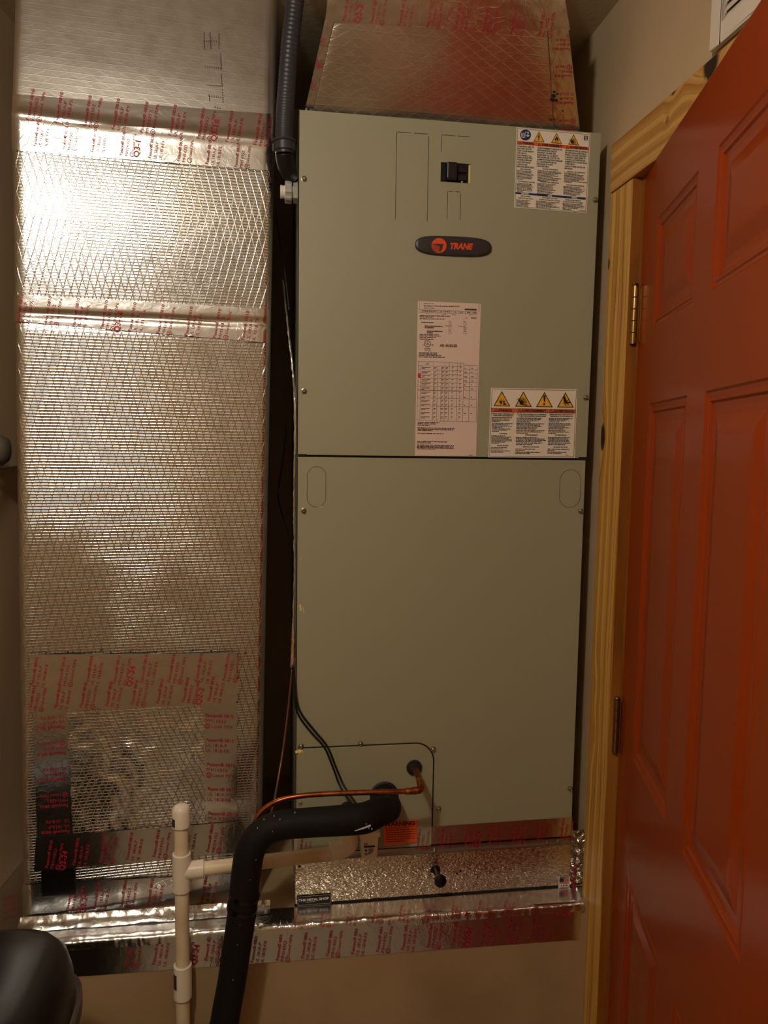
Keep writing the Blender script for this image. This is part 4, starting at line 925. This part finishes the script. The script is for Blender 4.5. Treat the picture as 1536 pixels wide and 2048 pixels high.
for (x, y, r) in flk: b.lathe(on_foam(x, y), (0, -1, 0), [(-.004, .0006*r), (0, .0006*r), (.0006, .0002)], 6)
b.tube([hit(709, 1662, 1, -.1645), hit(725, 1657, 1, -.1655), hit(741, 1651, 1, -.1655)], [.0006, .0016, .0018], 6)
b.build('paint_fleck', 'paint_fleck', fl_, kind='stuff')
cu = thing('copper_line', hit(842, 1580, 1, -.1), 'bare copper liquid line with a soldered elbow, leaving the upper grommet', 'pipe')
g2 = cabp(828, 1534)
e1 = hit(842, 1574, 1, -.098)
MB().tube([(g2.x+.002, -.003, g2.z-.003), tuple(hit(836, 1552, 1, -.05)), tuple(hit(840, 1566, 1, -.085))], .0062, 16, 6).build('stub', 'copper_dark', cu, smooth='all')
MB().tube([hit(840, 1564, 1, -.082), hit(842, 1574, 1, -.097), hit(838, 1580, 1, -.104), hit(825, 1582, 1, -.106)], .0072, 16, 6).build('elbow', 'copper_dark', cu, smooth='all')
MB().tube([hit(827, 1582, 1, -.106), hit(811, 1583, 1, -.106)], [.0062, .0062], 16, smooth=False).build('coupling', 'copper_dark', cu, smooth=True)
MB().tube([hit(812, 1583, 1, -.106)]+[hit(x, y, 1, -.108) for x, y in ((760, 1584), (700, 1586), (650, 1588), (600, 1592), (565, 1599), (540, 1610), (522, 1625), (510, 1645), (505, 1670), (500, 1720))]+[hit(492, 1820, 1, -.098), hit(480, 1900, 1, -.096)], .0051, 16, 8).build('tube', 'copper', cu, smooth='all')
def cable(name, pts, r, m, label, cat='cable', group=None):
    P_ = [hit(x, y, 1, yy) for x, y, yy in pts]; b = MB().tube(P_, r, 8, 8)
    cen = P_[0]; root = b.build(name, m, smooth='all'); return props(root, label, cat, group)
cable('thin_copper_tube', ((584, 1338, .03), (576, 1420, .02), (566, 1500, .0), (556, 1560, -.03), (548, 1605, -.07), (541, 1630, -.10)), .0022, 'copper_dull', 'thin brown copper tube hanging in the gap between duct and cabinet', 'tube')
cable('control_cable', ((585, 1330, -.004), (590, 1400, -.006), (597, 1430, -.006), (620, 1462, -.006), (648, 1494, -.006), (664, 1530, -.006), (680, 1572, -.008), (700, 1602, -.05), (716, 1622, -.09)), .0021, 'cable_black', 'left strand of the two black control wires hanging over the cabinet corner')
cable('control_cable', ((587, 1330, -.007), (592, 1395, -.009), (602, 1426, -.009), (628, 1460, -.009), (654, 1492, -.009), (670, 1530, -.009), (686, 1568, -.011), (706, 1598, -.05), (722, 1620, -.09)), .0021, 'cable_black', 'right strand of the two black control wires hanging over the cabinet corner')
cable('wall_cable', ((573, 860, .25), (564, 930, .25), (556, 985, .25), (562, 1020, .2), (576, 1060, .12), (586, 1085, .06)), .0018, 'cable_black', 'thin black wire looping in the dark gap beside the cabinet')
# foil-wrapped bundle along the cabinet edge
fwp = [(566, 560, .12), (572, 620, .08), (581, 700, .05), (587, 760, .03), (590, 800, .006), (591, 870, .006), (588.5, 960, .006), (588.5, 1050, .006), (589.5, 1140, .006), (587, 1230, .006), (586.5, 1290, .004), (585, 1335, .002)]
b = MB(); P_ = [hit(*q[:2], 1, q[2]) for q in fwp]; b.tube(P_, [.0016, .0018, .0025, .0022, .003, .003, .002, .002, .002, .0022, .0045, .006], 9, 14)
for v in b.v: v += Vector((noise.noise(v*260), noise.noise(v*250+Vector((5, 0, 0))), 0))*.0016
props(b.build('foil_wrapped_wiring', 'tape_crumpled', smooth='all'), 'crinkled silver foil wrapped wiring running down the left edge of the air handler', 'wiring')
b = MB(); b.tube([hit(x, y, 1, yy) for x, y, yy in ((551, 420, .22), (558, 470, .2), (566, 520, .16), (572, 565, .12), (578, 620, .09))], .0016, 8, 8)
props(b.build('low_voltage_wire', 'conduit_grey', smooth='all'), 'thin grey wire dropping behind the grey threaded connector in the gap', 'cable')
# conduit
cdt = thing('electrical_conduit', hit(568, 290, 1, .03), 'dark grey flexible conduit descending from the ceiling to the cabinet side', 'conduit')
cp_ = [(596, -90, -.02), (590, 0, .0), (580, 90, .005), (573, 180, .01), (569, 240, .012), (568, 285, .014)]
P_ = [hit(x, y, 1, yy) for x, y, yy in cp_]; P_[0].z = min(P_[0].z, ZC-.002)
b = MB().tube(P_, .0165, 24, 40); n = 24
for i in range(len(b.v)//n):
    cen = sum((b.v[i*n+j] for j in range(n)), Vector())/n; k = 1+.03*math.sin(i*1.6)
    for j in range(n): b.v[i*n+j] = cen+(b.v[i*n+j]-cen)*k
b.build('flexible_tube', 'conduit_grey', cdt, smooth='all')
q = hit(568, 285, 1, .014); b = MB().lathe(q+Vector((0, 0, .004)), (0.05, 0, -1), [(0, .019), (.001, .0225), (.005, .0235), (.006, .021), (.02, .021), (.022, .018), (.026, .0175)], 28); b.build('ring_nut', 'conduit_grey', cdt, smooth=True)
for k in range(12):
    an = 2*math.pi*k/12; b = MB().box((-.001, -.0015, -.007), (.0012, .0015, .006), Matrix.Translation(q+Vector((math.cos(an)*.021, math.sin(an)*.021, -.010))) @ Matrix.Rotation(an, 4, 'Z'))
    b.build('grip_rib', 'conduit_grey', cdt)
MB().tube([q+Vector((0, 0, -.018)), q+Vector((.003, .01, -.035)), q+Vector((.012, .02, -.052)), Vector((-.0015, q.y+.022, q.z-.062))], [.0172, .017, .0165, .0165], 20, 8).build('angle_body', 'black_plastic', cdt, smooth='all')
# threaded connector
q = hit(580, 385, 1, .03); con = thing('threaded_connector', q, 'pale grey threaded cable connector with ribbed lock nut on the cabinet side', 'fitting')
MB().lathe(Vector((-.0336, .03, q.z)), (1, 0, 0), [(0, .0095), (0, .0125), (.003, .0125), (.0034, .0115), (.005, .0125), (.0056, .0115), (.008, .0125), (.0335, .0125)], 24).build('thread', 'pvc_white', con, smooth=True)
b = MB(); rs = []
for d, kk in ((.009, .94), (.0105, 1), (.0205, 1), (.022, .94)):
    rs.append([Vector((-.0336+d, .03+math.cos(2*math.pi*j/48)*(.0205 if (j//3) % 2 == 0 else .0188)*kk, q.z+math.sin(2*math.pi*j/48)*(.0205 if (j//3) % 2 == 0 else .0188)*kk)) for j in range(48)])
b.rings(rs); b.build('lock_nut', 'pvc_grey', con)
MB().lathe(Vector((-.009, .03, q.z)), (1, 0, 0), [(0, .0195), (.0085, .0195)], 6).build('hex_flange', 'pvc_grey', con)

# ------------------------------------------------------------------ black plastic tub, lower left
def tub():
    ctr = Vector((-.492, -.42, 0)); root = thing('black_tub', (ctr.x, ctr.y, 0), 'black rounded plastic bin standing lower left in front of the plinth', 'bin')
    ztop = .80; rx, ry = .150, .165
    def ring(z, s, ex=.55):
        out = []
        for k in range(48):
            an = 2*math.pi*k/48; co, si = math.cos(an), math.sin(an)
            out.append(Vector((ctr.x+rx*s*abs(co)**ex*(1 if co >= 0 else -1), ctr.y+ry*s*abs(si)**ex*(1 if si >= 0 else -1), z)))
        return out
    MB().rings([ring(.001, .78), ring(.02, .82), ring(ztop-.10, .95)]).build('body', 'black_plastic', root, smooth=True)
    MB().rings([ring(ztop-.125, 1.01, .5), ring(ztop-.122, 1.035, .5), ring(ztop-.10, 1.035, .5), ring(ztop-.097, 1.01, .5), ring(ztop-.097, .93, .5)]).build('rim', 'rim_grey', root, smooth=True)
    MB().rings([ring(ztop-.098, .99), ring(ztop-.06, .975), ring(ztop-.03, .93), ring(ztop-.010, .84), ring(ztop, .70), ring(ztop+.002, .4)]).build('lid', 'black_plastic', root, smooth='all')
mat('rim_grey', srgb(70, 62, 54), .4)
tub()

# ------------------------------------------------------------------ small fixture at the left wall
vk = thing('wall_bracket', (XL, hit(0, 880, 0, XL).y, hit(0, 930, 0, XL+.02).z), 'grey knob above a thin metal rod on the left wall, partly out of frame', 'bracket')
q = hit(2, 900, 0, XL+.03); b = MB().lathe((XL, q.y, q.z), (1, 0, 0), [(0, .012), (.010, .014), (.012, .026), (.03, .030), (.042, .024), (.047, .01), (.048, .0005)], 14)
for v in b.v: v += Vector((0, noise.noise(v*60), noise.noise(v*60+Vector((9, 0, 0)))))*.004
b.build('knob', 'grey_rubber', vk, smooth='all')
r0 = hit(0, 938, 0, XL+.012); MB().tube([(XL+.012, r0.y-.16, r0.z+.0), (XL+.012, r0.y+.10, r0.z)], .0035, 10, smooth=False).build('rod', 'galvanised', vk, smooth=True)
MB().box((XL, r0.y-.03, r0.z-.004), (XL+.012, r0.y-.02, r0.z+.004)).build('rod_mount', 'galvanised', vk)
MB().box((XL, r0.y+.085, r0.z-.004), (XL+.012, r0.y+.095, r0.z+.004)).build('rod_mount', 'galvanised', vk)
